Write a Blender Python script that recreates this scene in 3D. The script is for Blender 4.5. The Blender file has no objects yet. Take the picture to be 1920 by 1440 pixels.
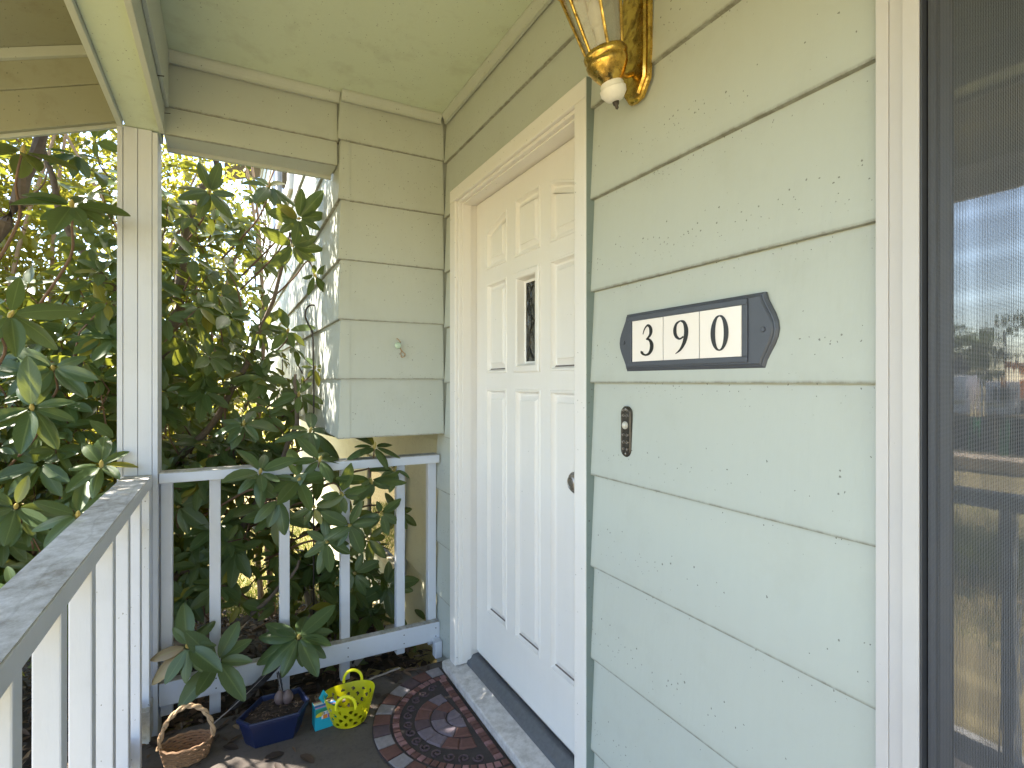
import bpy, bmesh, math, random
import numpy as np
from mathutils import Vector, Matrix

random.seed(7); rng = np.random.default_rng(7)
sc = bpy.context.scene
C = sc.collection
R = math.radians

# ------------------------------------------------------------------ camera, sky, sun, exposure
H = 1.265                                     # eye height above the porch floor
YAW = math.atan(0.535)                        # view turned towards the wall
cam_d = bpy.data.cameras.new('camera'); cam = bpy.data.objects.new('camera', cam_d); C.objects.link(cam)
cam_d.sensor_width = 36; cam_d.lens = 36 * 1000 / 1920; cam_d.shift_y = -4 / 1920
cam_d.clip_start = 0.02; cam_d.clip_end = 2000
cam.location = (0, 0, H); cam.rotation_euler = (R(90), 0, -YAW)
sc.camera = cam

SUN_DIR = Vector((-0.50, 0.40, 0.80)).normalized()        # towards the sun
elev = math.asin(SUN_DIR.z); azim = math.atan2(SUN_DIR.x, SUN_DIR.y)
world = bpy.data.worlds.new('World'); sc.world = world; world.use_nodes = True
wn = world.node_tree.nodes; wl = world.node_tree.links; wn.clear()
sky = wn.new('ShaderNodeTexSky'); sky.sky_type = 'NISHITA'; sky.sun_disc = False
sky.sun_elevation = elev; sky.sun_rotation = azim; sky.air_density = 1.0; sky.dust_density = 0.5; sky.ozone_density = 1.0
bg = wn.new('ShaderNodeBackground'); bg.inputs['Strength'].default_value = 0.15
wo = wn.new('ShaderNodeOutputWorld'); wl.new(sky.outputs[0], bg.inputs[0]); wl.new(bg.outputs[0], wo.inputs[0])
sun_d = bpy.data.lights.new('sun', 'SUN'); sun_d.energy = 5.0; sun_d.angle = R(0.5); sun_d.color = (1.0, 0.91, 0.79)
sun = bpy.data.objects.new('sun', sun_d); C.objects.link(sun)
sun.rotation_euler = SUN_DIR.to_track_quat('Z', 'Y').to_euler()
sc.view_settings.view_transform = 'Standard'; sc.view_settings.look = 'None'
sc.view_settings.exposure = 2.33; sc.view_settings.gamma = 1.0; sc.view_settings.use_curve_mapping = False
sc.render.engine = 'CYCLES'
sc.cycles.use_denoising = True; sc.cycles.max_bounces = 7; sc.cycles.diffuse_bounces = 4
sc.cycles.glossy_bounces = 4; sc.cycles.transmission_bounces = 6; sc.cycles.transparent_max_bounces = 12
sc.cycles.sample_clamp_indirect = 8.0

FW = Vector((math.sin(YAW), math.cos(YAW), 0)); RT = Vector((math.cos(YAW), -math.sin(YAW), 0))
def at(u, v, Y):
    """point of the plane y = Y that a measured picture position falls on"""
    d = FW + RT * ((u - 960) / 1000) + Vector((0, 0, 1)) * ((716 - v) / 1000)
    t = Y / d.y
    return Vector((d.x * t, d.y * t, H + d.z * t))

# ------------------------------------------------------------------ materials
def nodes_mat(name):
    m = bpy.data.materials.new(name); m.use_nodes = True
    nt = m.node_tree; nt.nodes.clear()
    out = nt.nodes.new('ShaderNodeOutputMaterial'); p = nt.nodes.new('ShaderNodeBsdfPrincipled')
    nt.links.new(p.outputs[0], out.inputs[0])
    return m, nt, p, out
def N(nt, typ, **kw):
    n = nt.nodes.new(typ)
    for k, v in kw.items():
        if k in n.inputs.keys() if isinstance(k, str) else False: n.inputs[k].default_value = v
        else: setattr(n, k, v)
    return n
def math_n(nt, op, a, b=None, c=None):
    n = nt.nodes.new('ShaderNodeMath'); n.operation = op
    for i, x in enumerate((a, b, c)):
        if x is None: continue
        if isinstance(x, (int, float)): n.inputs[i].default_value = x
        else: nt.links.new(x, n.inputs[i])
    return n.outputs[0]
def ramp(nt, fac, stops):
    n = nt.nodes.new('ShaderNodeValToRGB'); e = n.color_ramp.elements
    while len(e) < len(stops): e.new(0.5)
    for i, (p, c) in enumerate(stops):
        e[i].position = p; e[i].color = (c, c, c, 1) if isinstance(c, (int, float)) else (*c, 1)
    nt.links.new(fac, n.inputs[0]); return n.outputs[0]
def mix(nt, fac, a, b, typ='MIX'):
    n = nt.nodes.new('ShaderNodeMix'); n.data_type = 'RGBA'; n.blend_type = typ
    for s, x in ((0, fac), (6, a), (7, b)):
        if isinstance(x, (int, float)): n.inputs[s].default_value = x
        elif isinstance(x, tuple): n.inputs[s].default_value = (*x, 1)
        else: nt.links.new(x, n.inputs[s])
    return n.outputs[2]
def coord(nt, scale=(1, 1, 1), loc=(0, 0, 0)):
    t = nt.nodes.new('ShaderNodeTexCoord'); mp = nt.nodes.new('ShaderNodeMapping')
    mp.inputs['Scale'].default_value = scale; mp.inputs['Location'].default_value = loc
    nt.links.new(t.outputs['Object'], mp.inputs[0]); return mp.outputs[0]
def noise(nt, vec, scale, detail=3, rough=0.55):
    n = nt.nodes.new('ShaderNodeTexNoise'); n.inputs['Scale'].default_value = scale
    n.inputs['Detail'].default_value = detail; n.inputs['Roughness'].default_value = rough
    nt.links.new(vec, n.inputs['Vector']); return n.outputs[0]
def voro(nt, vec, scale):
    n = nt.nodes.new('ShaderNodeTexVoronoi'); n.inputs['Scale'].default_value = scale
    nt.links.new(vec, n.inputs['Vector']); return n.outputs['Distance'], n.outputs['Color']
def bump(nt, p, h, strength=0.2, dist=0.002):
    b = nt.nodes.new('ShaderNodeBump'); b.inputs['Strength'].default_value = strength; b.inputs['Distance'].default_value = dist
    nt.links.new(h, b.inputs['Height']); nt.links.new(b.outputs[0], p.inputs['Normal'])
def speck_mask(nt, scale, stretch, size, keep, cluster=1.4):
    """small dark fly specks and splashes: one per voronoi cell, most of them left out"""
    v0 = coord(nt, stretch); wob = nt.nodes.new('ShaderNodeTexNoise'); wob.inputs['Scale'].default_value = 230; wob.inputs['Detail'].default_value = 1; nt.links.new(v0, wob.inputs['Vector'])
    vm = nt.nodes.new('ShaderNodeVectorMath'); vm.operation = 'MULTIPLY_ADD'; vm.inputs[1].default_value = (.004, .004, .004); nt.links.new(wob.outputs['Color'], vm.inputs[0]); nt.links.new(v0, vm.inputs[2])
    d, col = voro(nt, vm.outputs[0], scale)
    sep = nt.nodes.new('ShaderNodeSeparateColor'); nt.links.new(col, sep.inputs[0])
    r = math_n(nt, 'MULTIPLY', math_n(nt, 'POWER', sep.outputs[0], 2.2), size)
    hit = math_n(nt, 'LESS_THAN', d, r)
    cl = ramp(nt, noise(nt, coord(nt), cluster, 2), [(0.40, 0.0), (0.66, 1.0)])
    kp = math_n(nt, 'LESS_THAN', sep.outputs[1], math_n(nt, 'MULTIPLY', math_n(nt, 'ADD', cl, 0.22), keep))
    return math_n(nt, 'MULTIPLY', hit, kp)
def paint(name, col, rough=0.5, specks=0.9, dirt=0.10, dirtcol=(0.19, 0.165, 0.10), grain=0.25, stretch=(1, 1, .85), lapdirt=0.0):
    m, nt, p, out = nodes_mat(name)
    v = coord(nt)
    big = noise(nt, v, 2.3, 4); fine = noise(nt, coord(nt, (1, 1, 0.22)), 90, 3)
    c = mix(nt, math_n(nt, 'MULTIPLY', big, 0.45), col, tuple(x * 0.84 for x in col))
    st_ = noise(nt, coord(nt, (1, 1, 0.06)), 55, 2); c = mix(nt, math_n(nt, 'MULTIPLY', st_, 0.16), c, tuple(x * 0.8 for x in col))
    d = ramp(nt, noise(nt, v, 9, 6, 0.65), [(0.52, 0.0), (0.80, 1.0)])
    c = mix(nt, math_n(nt, 'MULTIPLY', d, dirt), c, dirtcol)
    oi = nt.nodes.new('ShaderNodeObjectInfo')
    c = mix(nt, math_n(nt, 'MULTIPLY', oi.outputs['Random'], 0.07), c, tuple(x * 0.75 for x in col))
    if specks > 0:
        s1 = speck_mask(nt, 105, stretch, 0.21, 1.5 * specks)
        s2 = speck_mask(nt, 26, (1, 1, 0.30), 0.06, 0.4 * specks, 2.1)
        c = mix(nt, math_n(nt, 'MULTIPLY', math_n(nt, 'MAXIMUM', s1, s2), 0.7), c, (0.055, 0.05, 0.035))
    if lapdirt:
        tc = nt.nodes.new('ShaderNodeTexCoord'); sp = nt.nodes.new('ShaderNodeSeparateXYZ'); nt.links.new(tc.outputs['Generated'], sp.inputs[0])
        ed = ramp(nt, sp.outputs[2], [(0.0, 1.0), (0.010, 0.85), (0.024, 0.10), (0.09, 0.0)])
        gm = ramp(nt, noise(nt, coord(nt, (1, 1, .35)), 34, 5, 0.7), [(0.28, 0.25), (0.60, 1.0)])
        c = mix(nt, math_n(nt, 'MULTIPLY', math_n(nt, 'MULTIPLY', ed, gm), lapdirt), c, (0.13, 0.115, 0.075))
    nt.links.new(c, p.inputs['Base Color'])
    r = math_n(nt, 'ADD', math_n(nt, 'MULTIPLY', big, 0.2), rough - 0.1); nt.links.new(r, p.inputs['Roughness'])
    bump(nt, p, math_n(nt, 'ADD', fine, math_n(nt, 'MULTIPLY', big, 0.6)), grain, 0.0015)
    return m
def plain(name, col, rough=0.5, metal=0.0, var=0.15, scale=20, bmp=0.1, spec=None, coat=0):
    m, nt, p, out = nodes_mat(name)
    n = noise(nt, coord(nt), scale, 4)
    c = mix(nt, n, tuple(x * (1 - var) for x in col), tuple(min(1, x * (1 + var)) for x in col))
    nt.links.new(c, p.inputs['Base Color']); p.inputs['Roughness'].default_value = rough; p.inputs['Metallic'].default_value = metal
    if coat: p.inputs['Coat Weight'].default_value = coat
    if bmp: bump(nt, p, n, bmp, 0.002)
    return m
SAGE = (0.490, 0.521, 0.476)
M = {}
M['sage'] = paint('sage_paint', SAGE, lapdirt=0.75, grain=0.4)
M['sage_clean'] = paint('sage_paint_trim', SAGE, specks=0.35)
M['sage_ceiling'] = paint('sage_ceiling_paint', (0.60, 0.68, 0.54), specks=0.45, dirt=0.3)
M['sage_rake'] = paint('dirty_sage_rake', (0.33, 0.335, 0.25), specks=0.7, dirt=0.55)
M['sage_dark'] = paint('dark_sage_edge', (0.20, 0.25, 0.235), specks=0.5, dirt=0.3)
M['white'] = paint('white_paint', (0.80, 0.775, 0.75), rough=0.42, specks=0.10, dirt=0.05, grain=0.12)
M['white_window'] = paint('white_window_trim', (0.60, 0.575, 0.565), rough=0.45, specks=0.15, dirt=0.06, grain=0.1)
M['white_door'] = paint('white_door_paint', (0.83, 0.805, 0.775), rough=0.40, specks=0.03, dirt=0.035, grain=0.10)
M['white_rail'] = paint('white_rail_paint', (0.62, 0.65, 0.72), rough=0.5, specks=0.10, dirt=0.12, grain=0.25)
M['lower_paint'] = paint('cream_lower_wall_paint', (0.62, 0.60, 0.44), specks=0.6, dirt=0.25)
M['plaque'] = plain('slate_blue_paint', (0.070, 0.077, 0.098), 0.42, bmp=0.08)
M['tile'] = plain('glazed_tile', (0.86, 0.80, 0.755), 0.22, var=0.03, scale=4, bmp=0.02)
M['ink'] = plain('black_glaze', (0.012, 0.012, 0.014), 0.3, bmp=0)
M['brass'] = None
def brass():
    m, nt, p, out = nodes_mat('tarnished_brass')
    n = ramp(nt, noise(nt, coord(nt), 38, 5, 0.7), [(0.42, 0.0), (0.68, 1.0)])
    c = mix(nt, n, (0.78, 0.52, 0.13), (0.20, 0.13, 0.035)); nt.links.new(c, p.inputs['Base Color'])
    p.inputs['Metallic'].default_value = 1.0
    nt.links.new(math_n(nt, 'ADD', math_n(nt, 'MULTIPLY', n, 0.35), 0.16), p.inputs['Roughness'])
    return m
M['brass'] = brass()
M['bronze'] = plain('aged_bronze', (0.10, 0.088, 0.075), 0.42, metal=0.9, var=0.4, scale=120, bmp=0.2)
M['pewter'] = plain('worn_relief', (0.33, 0.30, 0.27), 0.4, metal=0.9, var=0.3, scale=150, bmp=0.1)
M['pearl'] = plain('bell_button_pearl', (0.55, 0.53, 0.47), 0.2, var=0.05, coat=0.5)
M['porcelain'] = plain('white_porcelain', (0.78, 0.75, 0.70), 0.3, var=0.08, scale=60, bmp=0.02)
M['dark_frame'] = plain('charcoal_vinyl', (0.045, 0.047, 0.055), 0.5, bmp=0.03)
M['black'] = plain('black_gasket', (0.006, 0.006, 0.007), 0.7, bmp=0)
M['threshold'] = plain('grey_threshold_metal', (0.16, 0.17, 0.19), 0.45, metal=0.5, var=0.25, scale=70, bmp=0.15)
M['soil'] = plain('dark_soil', (0.035, 0.024, 0.016), 0.95, var=0.6, scale=50, bmp=0.8)
M['bark'] = plain('grey_bark', (0.13, 0.10, 0.075), 0.9, var=0.55, scale=45, bmp=0.9)
M['stem'] = plain('brown_stem', (0.16, 0.095, 0.06), 0.75, var=0.35, scale=60, bmp=0.4)
M['tan_stem'] = plain('tan_stem', (0.36, 0.25, 0.17), 0.8, var=0.35, scale=40, bmp=0.4)
M['bud'] = plain('leaf_bud', (0.42, 0.33, 0.10), 0.5, var=0.3, scale=80, bmp=0.1)
M['yellow'] = plain('yellow_plastic', (0.74, 0.72, 0.02), 0.38, var=0.05, bmp=0.02)
M['navy'] = plain('navy_plastic', (0.010, 0.018, 0.06), 0.35, var=0.2, bmp=0.05)
M['rope'] = plain('tan_twine', (0.42, 0.29, 0.17), 0.85, var=0.4, scale=90, bmp=0.6)
M['wicker'] = plain('brown_wicker', (0.22, 0.13, 0.07), 0.75, var=0.4, scale=70, bmp=0.5)
M['bulb'] = plain('dry_bulb_skin', (0.11, 0.075, 0.07), 0.6, var=0.45, scale=35, bmp=0.3)
M['feather'] = plain('black_feather', (0.012, 0.011, 0.016), 0.4, var=0.3, scale=60, bmp=0.2)
M['quill'] = plain('pale_quill', (0.30, 0.27, 0.27), 0.5)
M['iron'] = plain('rusty_iron', (0.05, 0.042, 0.035), 0.6, metal=0.5, var=0.5, scale=60, bmp=0.3)
M['gravel_grey'] = plain('weathered_grey_wood', (0.23, 0.20, 0.18), 0.9, var=0.4, scale=35, bmp=0.5)
M['seaglass'] = plain('pale_green_glass', (0.40, 0.52, 0.40), 0.15, var=0.1, coat=0.6)
M['asphalt'] = plain('asphalt', (0.055, 0.055, 0.056), 0.9, var=0.25, scale=15, bmp=0.5)
M['concrete'] = plain('pale_concrete', (0.42, 0.40, 0.37), 0.85, var=0.15, scale=8, bmp=0.3)
M['roof'] = plain('dark_roof_shingle', (0.06, 0.058, 0.06), 0.9, var=0.3, scale=12, bmp=0.4)
M['navy_shutter'] = plain('navy_shutter_paint', (0.03, 0.04, 0.12), 0.5, bmp=0.05)
M['room_glass'] = None
def weathered_top():
    m, nt, p, out = nodes_mat('weathered_rail_top')
    v = coord(nt, (1, 0.7, 1))
    a = noise(nt, v, 26, 7, 0.72); b = noise(nt, coord(nt), 5, 3)
    f = ramp(nt, math_n(nt, 'ADD', a, math_n(nt, 'MULTIPLY', math_n(nt, 'SUBTRACT', b, 0.5), 0.55)), [(0.36, 0.0), (0.70, 1.0)])
    c = mix(nt, f, (0.60, 0.595, 0.575), (0.27, 0.25, 0.21))
    g = ramp(nt, noise(nt, coord(nt, loc=(3, 1, 2)), 7, 4), [(0.60, 0.0), (0.74, 1.0)])
    c = mix(nt, math_n(nt, 'MULTIPLY', g, 0.45), c, (0.25, 0.27, 0.07))
    w = nt.nodes.new('ShaderNodeTexWave'); w.inputs['Scale'].default_value = 5; w.inputs['Distortion'].default_value = 14
    w.inputs['Detail'].default_value = 4; nt.links.new(coord(nt, (1, 0.25, 1)), w.inputs['Vector'])
    s = ramp(nt, w.outputs[1], [(0.01, 1.0), (0.05, 0.0)])
    c = mix(nt, math_n(nt, 'MULTIPLY', s, 0.15), c, (0.10, 0.09, 0.075))
    nt.links.new(c, p.inputs['Base Color']); p.inputs['Roughness'].default_value = 0.85
    bump(nt, p, a, 0.5, 0.002); return m
M['rail_top'] = weathered_top()
def sill_dirty():
    m, nt, p, out = nodes_mat('dirty_white_sill')
    a = ramp(nt, noise(nt, coord(nt), 32, 7, 0.7), [(0.42, 0.0), (0.66, 1.0)])
    c = mix(nt, math_n(nt, 'MULTIPLY', a, 0.45), (0.60, 0.58, 0.57), (0.17, 0.15, 0.12))
    nt.links.new(c, p.inputs['Base Color']); p.inputs['Roughness'].default_value = 0.7; bump(nt, p, a, 0.25, 0.001); return m
M['sill'] = sill_dirty()
def leaf_mat(name, base, base2, trans, twt=0.35, rough=0.36, rib=0.35, specks=False):
    m, nt, p, out = nodes_mat(name)
    g = nt.nodes.new('ShaderNodeNewGeometry'); oi = nt.nodes.new('ShaderNodeObjectInfo')
    rnd = math_n(nt, 'FRACT', math_n(nt, 'ADD', g.outputs['Random Per Island'], math_n(nt, 'MULTIPLY', oi.outputs['Random'], 7.31)))
    c = mix(nt, rnd, base, base2)
    yel = ramp(nt, rnd, [(0.955, 0.0), (0.97, 1.0)])
    c = mix(nt, math_n(nt, 'MULTIPLY', yel, 0.8), c, (0.30, 0.26, 0.03))
    uv = nt.nodes.new('ShaderNodeUVMap'); sp = nt.nodes.new('ShaderNodeSeparateXYZ'); nt.links.new(uv.outputs[0], sp.inputs[0])
    mid = math_n(nt, 'ABSOLUTE', math_n(nt, 'SUBTRACT', sp.outputs[0], 0.5))
    c = mix(nt, math_n(nt, 'MULTIPLY', math_n(nt, 'LESS_THAN', mid, 0.035), rib), c, (0.26, 0.32, 0.12))
    vein = math_n(nt, 'FRACT', math_n(nt, 'ADD', math_n(nt, 'MULTIPLY', sp.outputs[1], 11), math_n(nt, 'MULTIPLY', mid, -5)))
    c = mix(nt, math_n(nt, 'MULTIPLY', math_n(nt, 'LESS_THAN', vein, 0.12), 0.10), c, (0.22, 0.28, 0.12))
    d = speck_mask(nt, 130, (1, 1, 1), 0.22, 0.35, 9) if specks else None
    if specks: c = mix(nt, math_n(nt, 'MULTIPLY', d, 0.7), c, (0.30, 0.29, 0.24))
    c = mix(nt, math_n(nt, 'MULTIPLY', g.outputs['Backfacing'], 0.55), c, (0.13, 0.16, 0.06))
    nt.links.new(c, p.inputs['Base Color'])
    n = noise(nt, coord(nt), 30, 3)
    nt.links.new(math_n(nt, 'ADD', math_n(nt, 'MULTIPLY', n, 0.25), rough - 0.1), p.inputs['Roughness'])
    t = nt.nodes.new('ShaderNodeBsdfTranslucent'); tc = mix(nt, rnd, trans, tuple(x * 0.7 for x in trans)); nt.links.new(tc, t.inputs[0])
    ms = nt.nodes.new('ShaderNodeMixShader'); ms.inputs[0].default_value = twt
    nt.links.new(p.outputs[0], ms.inputs[1]); nt.links.new(t.outputs[0], ms.inputs[2]); nt.links.new(ms.outputs[0], out.inputs[0])
    bump(nt, p, n, 0.15, 0.002)
    return m
M['leaf'] = leaf_mat('rhododendron_leaf', (0.050, 0.098, 0.030), (0.095, 0.150, 0.052), (0.36, 0.38, 0.04), 0.34, rough=0.32)
M['leaf_hero'] = leaf_mat('near_rhododendron_leaf', (0.048, 0.092, 0.032), (0.090, 0.140, 0.058), (0.30, 0.33, 0.04), 0.25, rough=0.32, specks=True)
M['leaf_back'] = leaf_mat('sunlit_shrub_leaf', (0.09, 0.13, 0.02), (0.19, 0.20, 0.03), (0.55, 0.50, 0.05), 0.5, rib=0.1)
M['leaf_tree'] = leaf_mat('tree_leaf', (0.05, 0.09, 0.025), (0.09, 0.13, 0.04), (0.20, 0.26, 0.04), 0.3, rib=0.0)
M['dry_leaf'] = leaf_mat('withered_leaf', (0.20, 0.15, 0.08), (0.26, 0.20, 0.11), (0.2, 0.13, 0.05), 0.2)
M['grass_blade'] = leaf_mat('grass_blade', (0.09, 0.13, 0.025), (0.17, 0.19, 0.05), (0.22, 0.26, 0.04), 0.35, 0.5, 0.0)
def litter_mat():
    m, nt, p, out = nodes_mat('leaf_litter')
    g = nt.nodes.new('ShaderNodeNewGeometry')
    c = ramp(nt, g.outputs['Random Per Island'], [(0.0, (0.022, 0.014, 0.010)), (0.55, (0.065, 0.040, 0.026)), (0.85, (0.14, 0.085, 0.05)), (1.0, (0.28, 0.20, 0.12))])
    nt.links.new(c, p.inputs['Base Color']); p.inputs['Roughness'].default_value = 0.75; return m
M['litter'] = litter_mat()
def ground_mat():
    m, nt, p, out = nodes_mat('yard_ground')
    v = coord(nt); a = noise(nt, v, 1.1, 5); b = noise(nt, v, 28, 6, 0.7)
    c = mix(nt, a, (0.31, 0.25, 0.085), (0.42, 0.32, 0.15)); c = mix(nt, ramp(nt, b, [(0.4, 0.0), (0.75, 0.5)]), c, (0.13, 0.13, 0.04))
    nt.links.new(c, p.inputs['Base Color']); p.inputs['Roughness'].default_value = 0.95; bump(nt, p, b, 0.8, 0.03); return m
M['ground'] = ground_mat()
def floor_mat():
    m, nt, p, out = nodes_mat('brown_porch_floor')
    a = noise(nt, coord(nt), 5, 6, 0.7); b = noise(nt, coord(nt), 60, 4, 0.7)
    c = mix(nt, a, (0.055, 0.045, 0.038), (0.13, 0.11, 0.095)); c = mix(nt, ramp(nt, b, [(0.5, 0.0), (0.75, 0.5)]), c, (0.03, 0.025, 0.02))
    nt.links.new(c, p.inputs['Base Color']); p.inputs['Roughness'].default_value = 0.85; bump(nt, p, b, 0.4, 0.002); return m
M['floor'] = floor_mat()
def glass_mat(name, ior, base=(0.012, 0.013, 0.015), rough=0.0, wob=0.0):
    m, nt, p, out = nodes_mat(name)
    p.inputs['Base Color'].default_value = (*base, 1); p.inputs['Roughness'].default_value = rough; p.inputs['IOR'].default_value = ior
    if wob: bump(nt, p, noise(nt, coord(nt, (1, 9, .8)), 6.0, 3), wob, 0.004)
    return m
M['glass'] = glass_mat('dark_window_glass', 2.7, rough=0.025, wob=0.02)
M['glass_far'] = glass_mat('far_window_glass', 1.7)
def leaded():
    m, nt, p, out = nodes_mat('textured_door_glass')
    w = nt.nodes.new('ShaderNodeTexVoronoi'); w.feature = 'DISTANCE_TO_EDGE'; w.inputs['Scale'].default_value = 26
    nt.links.new(coord(nt, (1, 1.3, 0.55)), w.inputs['Vector'])
    n = noise(nt, coord(nt), 30, 3)
    c = mix(nt, n, (0.012, 0.014, 0.012), (0.07, 0.072, 0.066)); nt.links.new(c, p.inputs['Base Color'])
    p.inputs['Roughness'].default_value = 0.12; p.inputs['IOR'].default_value = 1.6
    bump(nt, p, math_n(nt, 'ADD', ramp(nt, w.outputs[0], [(0.0, 0.0), (0.12, 1.0)]), n), 0.8, 0.004); return m
M['leaded'] = leaded()
def lamp_glass():
    m, nt, p, out = nodes_mat('lantern_glass')
    p.inputs['Base Color'].default_value = (0.9, 0.9, 0.85, 1); p.inputs['Roughness'].default_value = 0.08; p.inputs['Transmission Weight'].default_value = 0.85
    bump(nt, p, noise(nt, coord(nt), 40, 3), 0.5, 0.002); return m
M['lamp_glass'] = lamp_glass()
def screen_mat():
    m, nt, p, out = nodes_mat('insect_screen')
    t = nt.nodes.new('ShaderNodeTexCoord'); sp = nt.nodes.new('ShaderNodeSeparateXYZ'); nt.links.new(t.outputs['Object'], sp.inputs[0])
    pitch = 0.0017
    wy = math_n(nt, 'LESS_THAN', math_n(nt, 'FRACT', math_n(nt, 'MULTIPLY', sp.outputs[1], 1 / pitch)), 0.24)
    wz = math_n(nt, 'LESS_THAN', math_n(nt, 'FRACT', math_n(nt, 'MULTIPLY', sp.outputs[2], 1 / pitch)), 0.24)
    wire = math_n(nt, 'MAXIMUM', wy, wz)
    p.inputs['Base Color'].default_value = (0.13, 0.135, 0.15, 1); p.inputs['Roughness'].default_value = 0.5
    tr = nt.nodes.new('ShaderNodeBsdfTransparent'); ms = nt.nodes.new('ShaderNodeMixShader')
    nt.links.new(wire, ms.inputs[0]); nt.links.new(tr.outputs[0], ms.inputs[1]); nt.links.new(p.outputs[0], ms.inputs[2]); nt.links.new(ms.outputs[0], out.inputs[0])
    return m
M['screen'] = screen_mat()
def stone(name, col): return plain(name, col, 0.8, var=0.35, scale=60, bmp=0.5)
M['mat_rubber'] = stone('mat_rubber', (0.040, 0.032, 0.032))
M['st_rose'] = stone('mat_stone_rose', (0.24, 0.125, 0.12)); M['st_red'] = stone('mat_stone_red', (0.12, 0.055, 0.045))
M['st_lilac'] = stone('mat_stone_lilac', (0.15, 0.122, 0.145)); M['st_grey'] = stone('mat_stone_grey', (0.24, 0.22, 0.235)); M['st_plum'] = stone('mat_stone_plum', (0.085, 0.055, 0.062))
for nm, col in dict(c_teal=(0.01, 0.33, 0.45), c_green=(0.03, 0.22, 0.12), c_white=(0.72, 0.70, 0.72), c_pink=(0.55, 0.28, 0.42), c_brown=(0.23, 0.09, 0.07),
                    c_cream=(0.60, 0.50, 0.28), c_blue=(0.03, 0.14, 0.38), c_yellow=(0.62, 0.52, 0.03), c_purple=(0.27, 0.10, 0.42), orange=(0.60, 0.20, 0.03), stake=(0.06, 0.42, 0.16),
                    lumber=(0.50, 0.36, 0.20), wrap=(0.72, 0.70, 0.70), houseblue=(0.24, 0.26, 0.30), housewhite=(0.70, 0.68, 0.64), fabric=(0.02, 0.02, 0.022)).items():
    M[nm] = plain(nm, col, 0.55, var=0.12, scale=6, bmp=0.05)

# ------------------------------------------------------------------ helpers
OFF = {}
def link(o, parent=None):
    C.objects.link(o)
    if parent is not None: o.parent = parent
    return o
def empty(name, loc, label=None, cat=None, group=None, parent=None):
    o = bpy.data.objects.new(name, None); o.empty_display_size = 0.1; link(o, parent)
    if parent is None: o.location = loc; OFF[o] = Vector(loc)
    else: OFF[o] = OFF[parent]
    tag(o, label, cat, group); return o
def tag(o, label=None, cat=None, group=None, kind=None):
    if label: o['label'] = label
    if cat: o['category'] = cat
    if group: o['group'] = group
    if kind: o['kind'] = kind
    return o
class MB:
    def __init__(s): s.v = []; s.f = []; s.uv = None
    def add(s, vs, fs):
        b = len(s.v); s.v += [tuple(x) for x in vs]; s.f += [tuple(i + b for i in f) for f in fs]; return s
    def box(s, x0, x1, y0, y1, z0, z1):
        return s.add([(x0, y0, z0), (x1, y0, z0), (x1, y1, z0), (x0, y1, z0), (x0, y0, z1), (x1, y0, z1), (x1, y1, z1), (x0, y1, z1)],
                     [(0, 3, 2, 1), (4, 5, 6, 7), (0, 1, 5, 4), (1, 2, 6, 5), (2, 3, 7, 6), (3, 0, 4, 7)])
    def prism(s, loop0, loop1):
        n = len(loop0)
        return s.add(list(loop0) + list(loop1), [tuple(range(n))[::-1], tuple(range(n, 2 * n))] + [(i, (i + 1) % n, (i + 1) % n + n, i + n) for i in range(n)])
    def tube(s, pts, rad, seg=7, cap=True):
        pts = [Vector(p) for p in pts]; n = len(pts)
        if not hasattr(rad, '__len__'): rad = [rad] * n
        ref = Vector((0.31, 0.17, 0.93)); rings = []
        for i, p in enumerate(pts):
            d = (pts[min(i + 1, n - 1)] - pts[max(i - 1, 0)]).normalized()
            a = d.cross(ref); a = d.cross(Vector((1, 0, 0))) if a.length < 1e-3 else a; a.normalize(); b = d.cross(a)
            rings.append([p + (a * math.cos(2 * math.pi * k / seg) + b * math.sin(2 * math.pi * k / seg)) * rad[i] for k in range(seg)])
        vs = [q for r in rings for q in r]; fs = []
        for i in range(n - 1):
            for k in range(seg): fs.append((i * seg + k, i * seg + (k + 1) % seg, (i + 1) * seg + (k + 1) % seg, (i + 1) * seg + k))
        if cap: fs += [tuple(range(seg))[::-1], tuple((n - 1) * seg + k for k in range(seg))]
        return s.add(vs, fs)
    def lathe(s, prof, c, seg=24, sx=1, sy=1):
        cx, cy, cz = c; vs = []; fs = []; n = len(prof)
        for r, z in prof:
            for k in range(seg):
                a = 2 * math.pi * k / seg; vs.append((cx + r * sx * math.cos(a), cy + r * sy * math.sin(a), cz + z))
        for i in range(n - 1):
            for k in range(seg): fs.append((i * seg + k, i * seg + (k + 1) % seg, (i + 1) * seg + (k + 1) % seg, (i + 1) * seg + k))
        fs += [tuple(range(seg))[::-1], tuple((n - 1) * seg + k for k in range(seg))]
        return s.add(vs, fs)
    def build(s, name, mat, parent=None, smooth=False, bevel=0, angle=35):
        off = OFF.get(parent, Vector((0, 0, 0)))
        me = bpy.data.meshes.new(name); me.from_pydata([(a - off.x, b - off.y, c - off.z) for a, b, c in s.v], [], s.f)
        if bevel:
            bm = bmesh.new(); bm.from_mesh(me)
            ed = [e for e in bm.edges if len(e.link_faces) == 2 and e.calc_face_angle(0) > 0.6]
            bmesh.ops.bevel(bm, geom=ed, offset=bevel, segments=2, profile=0.6, affect='EDGES', clamp_overlap=True); bm.to_mesh(me); bm.free()
        me.materials.append(mat if not isinstance(mat, str) else M[mat])
        if smooth:
            me.polygons.foreach_set('use_smooth', [True] * len(me.polygons))
            try: me.set_sharp_from_angle(angle=R(angle))
            except Exception: pass
        me.validate(); me.update()
        o = bpy.data.objects.new(name, me); link(o, parent); OFF[o] = off
        return o
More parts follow.
